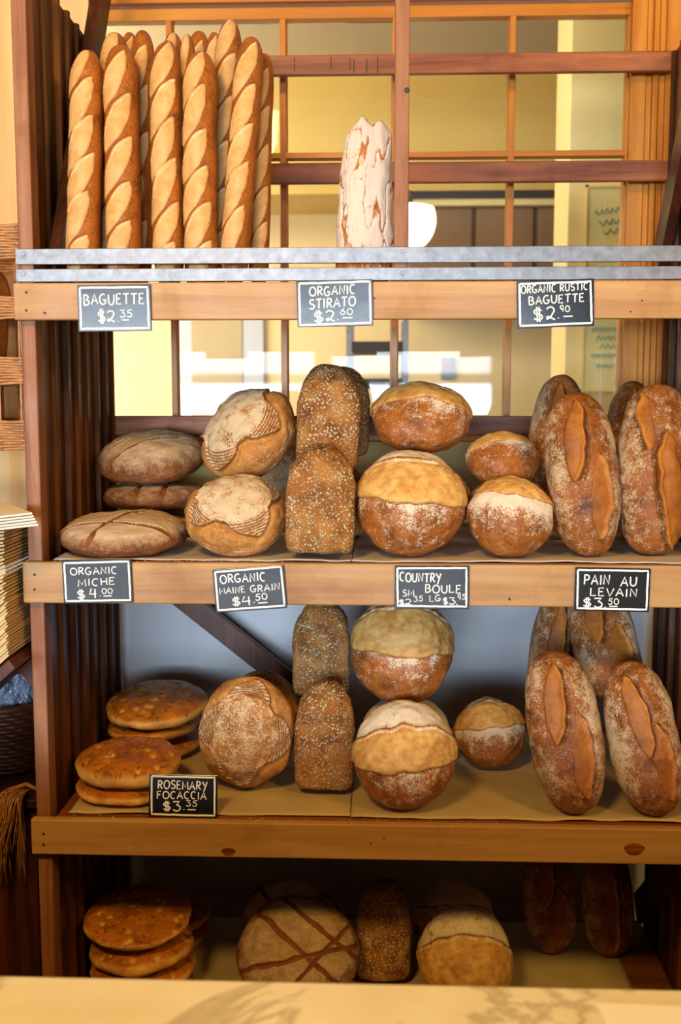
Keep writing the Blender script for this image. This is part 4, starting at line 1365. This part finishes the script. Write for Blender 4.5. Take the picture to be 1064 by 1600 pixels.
for b0, b1 in ((345, 402), (460, 497), (556, 601), (657, 705)):
    za, zb = row(b1, .21), row(b0, .21)
    nn = max(4, int(round((zb - za) / .0062)))
    mb = MB()
    for k in range(nn):
        mb.tube(loop_pts(za + (k + .5) * (zb - za) / nn, .0036, math.pi * (k % 2) + .2 * k), .0034, 6, cap=False)
    mb.build('woven_band', 'wicker', bk, smooth=True)
for k in range(24):
    t = 2 * math.pi * (k + .3) / 24
    x, y = rrect(t, bw / 2 - .008, bd / 2 - .008)
    for dx in ((-.004, .004)):
        pts = [(bc[0] + x + dx * (abs(math.sin(t)) > .5) - .016 * (1 - q) * 0 + .010 * math.sin(q * 3.2) * 0, bc[1] + y + dx * (abs(math.sin(t)) <= .5), bc[2] + q * H) for q in np.linspace(0, 1, 6)]
        MB().tube(pts, .0026, 6).build('stake', 'wicker', bk, smooth=True)
mb = MB()
for k in range(16):
    x = bc[0] - bw / 2 + .02 + k * (bw - .04) / 15
    mb.tube([(x, bc[1] - bd / 2 + .012, bc[2] + .006), (x, bc[1] + bd / 2 - .012, bc[2] + .006)], .006, 6)
mb.build('base', 'wicker', bk)
for x in (bc[0] - .12, bc[0] + .12):
    mb = MB().tube([(x, bc[1] + bd / 2 - .008, bc[2] + H * .8), (x, bc[1] + bd / 2 + .03, bc[2] + H * .8), (x, .60, bc[2] + H * .8)], .004, 6)
    mb.build('hook', 'steel', bk)
GW = 'loaves in the wicker basket'
bb = bc[2] + .016


def basket_loaf(label, x, y, mesh, tilt, zs):
    V, F_, A = mesh
    R = ry(R_(tilt)) @ rx(R_(88)) @ rz(R_(90))
    P = (V @ R.T) * zs
    P = P - [P[:, 0].mean(), P[:, 1].mean(), P[:, 2].min()]
    me = raw_mesh('basket_loaf', P, F_, True, A)
    o = bpy.data.objects.new('basket_loaf', me)
    COL.objects.link(o)
    o.location = (x, y, bb)
    me.materials.append(M['bag_bread'])
    tag(o, label, 'bread', GW)


basket_loaf('long loaf in the wicker basket, its rounded top rising above the rim', bxr - .064, .31, g_baguette(121, L=.46, R=.034, n_len=120, n_ang=40), -3, 1.0)
basket_loaf('shorter loaf in the wicker basket, against its front weave', bxr - .158, .27, g_baguette(122, L=.38, R=.04, n_len=120, n_ang=40), 4, 1.0)
basket_loaf('short loaf in the wicker basket, seen between the stakes by the rack', bxr - .085, .385, g_baguette(123, L=.36, R=.036, n_len=120, n_ang=40), 3, 1.0)
basket_loaf('loaf at the far left of the wicker basket', bxr - .262, .335, g_baguette(124, L=.40, R=.036, n_len=120, n_ang=40), -3, 1.0)

# slanted bracket carrying the paper bags
bkx = XL - .012
br0 = at(0, 1045, -.05); br1 = at(46, 1003, -.05)
sl = (br1[2] - br0[2]) / (br1[0] - br0[0])
ang = math.atan(sl)
dirx = np.array([math.cos(ang), 0, math.sin(ang)]); nrm = np.array([-math.sin(ang), 0, math.cos(ang)])
rgt = np.array([XL - .0150, 0, br1[2]])
rgt[2] = br0[2] + (rgt[0] - br0[0]) * sl
R3 = np.stack([dirx, [0, 1, 0], nrm], 1)
slh = empty('bag_holder', rgt - dirx * .2, 'dark red slanted wooden ledge under the paper bags', 'ledge')
MB().box(-.21, 0, -.09, .18, -.022, 0, R3, rgt).build('ledge_board', 'brace', slh, .002)
MB().prism([(rgt[0] - .02, rgt[2] - .02 * sl - .032), (rgt[0] + .0115, rgt[2] + .0115 * sl - .032), (rgt[0] + .0115, rgt[2] - .09)], .02, .05, 1).build('bracket', 'brace', slh)
GK = 'kraft paper bags'


def bag(name, label, group, mat, org, R, L, Wd, th, seed, ser=True):
    """folded paper bag: thin double sheet, saw-toothed on its open left edge"""
    nx, ny = 14, 42
    V, F = [], []
    for lay, z in ((0, 0.0), (1, th)):
        for i in range(nx + 1):
            for j in range(ny + 1):
                x = -L + L * i / nx
                if i == 0 and ser:
                    x += (.0022 if j % 2 else 0) - .012 * lay
                y = Wd * j / ny
                zz = z + .0005 * math.sin(i * .7 + seed) * math.sin(j * .12 + seed * 2) * (.3 if not lay else 1.0) * (th / .004)
                if i == 0 and lay:
                    zz -= th * .3
                V.append(R @ np.array([x, y, max(zz, .0001 if lay else 0)]) + org)
    n1 = (nx + 1) * (ny + 1)
    ix = lambda l, i, j: l * n1 + i * (ny + 1) + j
    for i in range(nx):
        for j in range(ny):
            F.append((ix(1, i, j), ix(1, i + 1, j), ix(1, i + 1, j + 1), ix(1, i, j + 1)))
            F.append((ix(0, i, j + 1), ix(0, i + 1, j + 1), ix(0, i + 1, j), ix(0, i, j)))
    for i in range(nx):
        F.append((ix(0, i, 0), ix(0, i + 1, 0), ix(1, i + 1, 0), ix(1, i, 0)))
        F.append((ix(1, i, ny), ix(1, i + 1, ny), ix(0, i + 1, ny), ix(0, i, ny)))
    for j in range(ny):
        F.append((ix(1, 0, j), ix(1, 0, j + 1), ix(0, 0, j + 1), ix(0, 0, j)))
        F.append((ix(0, nx, j), ix(0, nx, j + 1), ix(1, nx, j + 1), ix(1, nx, j)))
    o = MB().add(V, F).build(name, mat)
    return tag(o, label, 'paper bag', group)


nk = 40
ztop = at(25, 838, -.06)[2]
gapz = (ztop - (rgt[2] - .02)) * math.cos(ang) / nk
for k in range(nk):
    j1, j2 = rng.uniform(-.006, .004), rng.uniform(-.008, .008)
    da = R_(rng.uniform(-1.2, 1.2))
    flat = ang * (1 - .35 * max(0, (k - 15) / 9))
    d_ = np.array([math.cos(flat), 0, math.sin(flat)]); n_ = np.array([-math.sin(flat), 0, math.cos(flat)])
    Rk = np.stack([d_, [0, 1, 0], n_], 1) @ rz(da)
    hgt = k * gapz
    org = np.array([XL - .014, -.082 + j2, rgt[2] + hgt / math.cos(ang) + .0085]) - d_ * (.004 + abs(j1) * .5)
    lab = 'flat kraft paper bag in the fanned pile on the slanted ledge left of the rack'
    if k == 0:
        lab = 'kraft paper bag at the very bottom of the fanned pile, on the ledge'
    elif k == nk - 1:
        lab = 'kraft paper bag topmost of the fanned pile, right under the white bags'
    bag('paper_bag', lab, GK, 'bag_kraft', org, Rk, .17 + rng.uniform(-.012, .008), .30, gapz * .86, k)
wz_ = at(30, 833, -.10)[2]
c0 = at(60, 826, -.13)
for k in range(5):
    a_ = R_(4)
    Rk = ry(-a_) @ rz(R_(31 + k * .7)) @ rx(R_(3))
    org = np.array([c0[0] - .003 * k, c0[1] + .001 * k, c0[2] - .0005 + k * .0052 + .006])
    bag('paper_bag', ['white saw-toothed paper bag at the bottom of the white stack', 'white paper bag second from the bottom of the white stack', 'white paper bag in the middle of the white stack', 'white paper bag just under the topmost white one', 'topmost white paper bag, its creased face showing, left of the rack'][k],
        'white paper bags', 'bag_white', org, Rk, .26, .34, .0036, 40 + k)

# dark basket, plastic, straw bundle and boards in the dim corner
gx = XL - .03
fz = 0.40
tbl = empty('side_cabinet', (gx - .28, .27, 0), 'dark wooden cabinet in the dim corner left of the rack', 'cabinet')
tz = row(1205, .30)
board('body', gx - .55, gx - .005, .12, .50, 0, tz - .02, 'brace', tbl)
board('top', gx - .57, gx + .005, .10, .52, tz - .02, tz, 'brace', tbl)
for k in range(3):
    board('door_strip', gx - .53 + k * .18, gx - .37 + k * .18, .112, .12, .05, tz - .06, 'brace', tbl)
dbz = tz + .001
db = empty('dark_basket', (gx - .17, .31, dbz), 'dark woven basket on the cabinet in the dim corner', 'basket')
mb = MB()
for k in range(15):
    r = .105 + .012 * k / 14
    pts = [(gx - .155 + (r + .0025 * math.sin(t * 20 + math.pi * (k % 2))) * math.cos(t), .34 + (r + .0025 * math.sin(t * 20 + math.pi * (k % 2))) * math.sin(t), dbz + .006 + k * .0098) for t in np.linspace(0, 2 * math.pi, 81)]
    mb.tube(pts, .0058, 6, cap=False)
mb.build('weave', 'wicker_dark', db, smooth=True)
MB().lathe([(.0005, .003), (.104, .003), (.104, .006), (.0005, .006)], (gx - .155, .34, dbz), 30).build('base', 'wicker_dark', db)
MB().tube([(gx - .155 + .122 * math.cos(t), .34 + .122 * math.sin(t), dbz + .155) for t in np.linspace(0, 2 * math.pi, 49)], .008, 8, cap=False).build('rim', 'wicker_dark', db, smooth=True)
# crumpled plastic bag in the basket
D, F = cubesphere(26)
p = D * [.075, .06, .075] * (1 + .25 * perlin(D * 3.2, 5) + .18 * np.abs(perlin(D * 7, 9)))[:, None]
p = p - [0, 0, p[:, 2].min()]
me = raw_mesh('plastic_bag', p, F, False)
o = bpy.data.objects.new('plastic_bag', me); COL.objects.link(o)
o.location = (gx - .155, .33, dbz + .008 + .06)
o.scale = (1, 1, 1)
me.materials.append(M['plastic'])
tag(o, 'crumpled clear bluish plastic bag sticking out of the dark basket', 'plastic bag')
# raffia bundle hanging over the cabinet edge
sc_ = at(42, 1205, .06)
rf = empty('straw_bundle', (gx - .02, .09, tz - .16), 'bundle of brown straw strands drooping in the dim corner', 'straw')
mb = MB()
for k in range(70):
    x0 = gx - .06 + rng.uniform(-.012, .04); sp = rng.uniform(-.11, .02) ; ln = rng.uniform(.10, .19); yk = rng.uniform(.055, .093)
    pts = [(x0 + sp * q ** 1.6, .13 - (.13 - yk) * min(1, q * 4), tz + .006 + .022 * math.sin(min(1, q * 2.4) * 3.0) - ln * q ** 1.7) for q in np.linspace(0, 1, 12)]
    mb.tube(pts, .0013, 4)
tag(mb.build('strand', 'straw', rf, smooth=True), kind='stuff')
mb = MB().tube([(gx - .075, .12, tz + .012), (gx - .03, .118, tz + .028), (gx + .0, .12, tz + .012)], .004, 6)
mb.build('tie', 'straw', rf)

# marble counter in the foreground
cz = row(1533, -.95)
ct = empty('counter', (0, -1.3, 0), 'pale marble topped counter across the front', 'counter')
mb = MB().box(-2.3, 2.3, -1.72, -.95, cz - .03, cz)
mb.build('countertop', 'marble', ct, .006)
board('cabinet', -2.25, 2.25, -1.68, -1.0, 0, cz - .031, 'post', ct)
a = at_z(932, 1568, cz + .001)
b = at_z(1110, 1572, cz + .001)
mb = MB()
mb.add([(a[0], a[1], cz + .0006), (b[0], a[1] - .004, cz + .0006), (b[0] + .02, a[1] - .26, cz + .0006), (a[0] + .02, a[1] - .26, cz + .0006),
        (a[0], a[1], cz + .002), (b[0], a[1] - .004, cz + .002), (b[0] + .02, a[1] - .26, cz + .002), (a[0] + .02, a[1] - .26, cz + .002)],
       [(3, 2, 1, 0), (4, 5, 6, 7), (0, 1, 5, 4), (1, 2, 6, 5), (2, 3, 7, 6), (3, 0, 4, 7)])
tag(mb.build('paper_sheet', 'sheet'), 'white sheet of paper lying on the marble counter at right', 'paper')
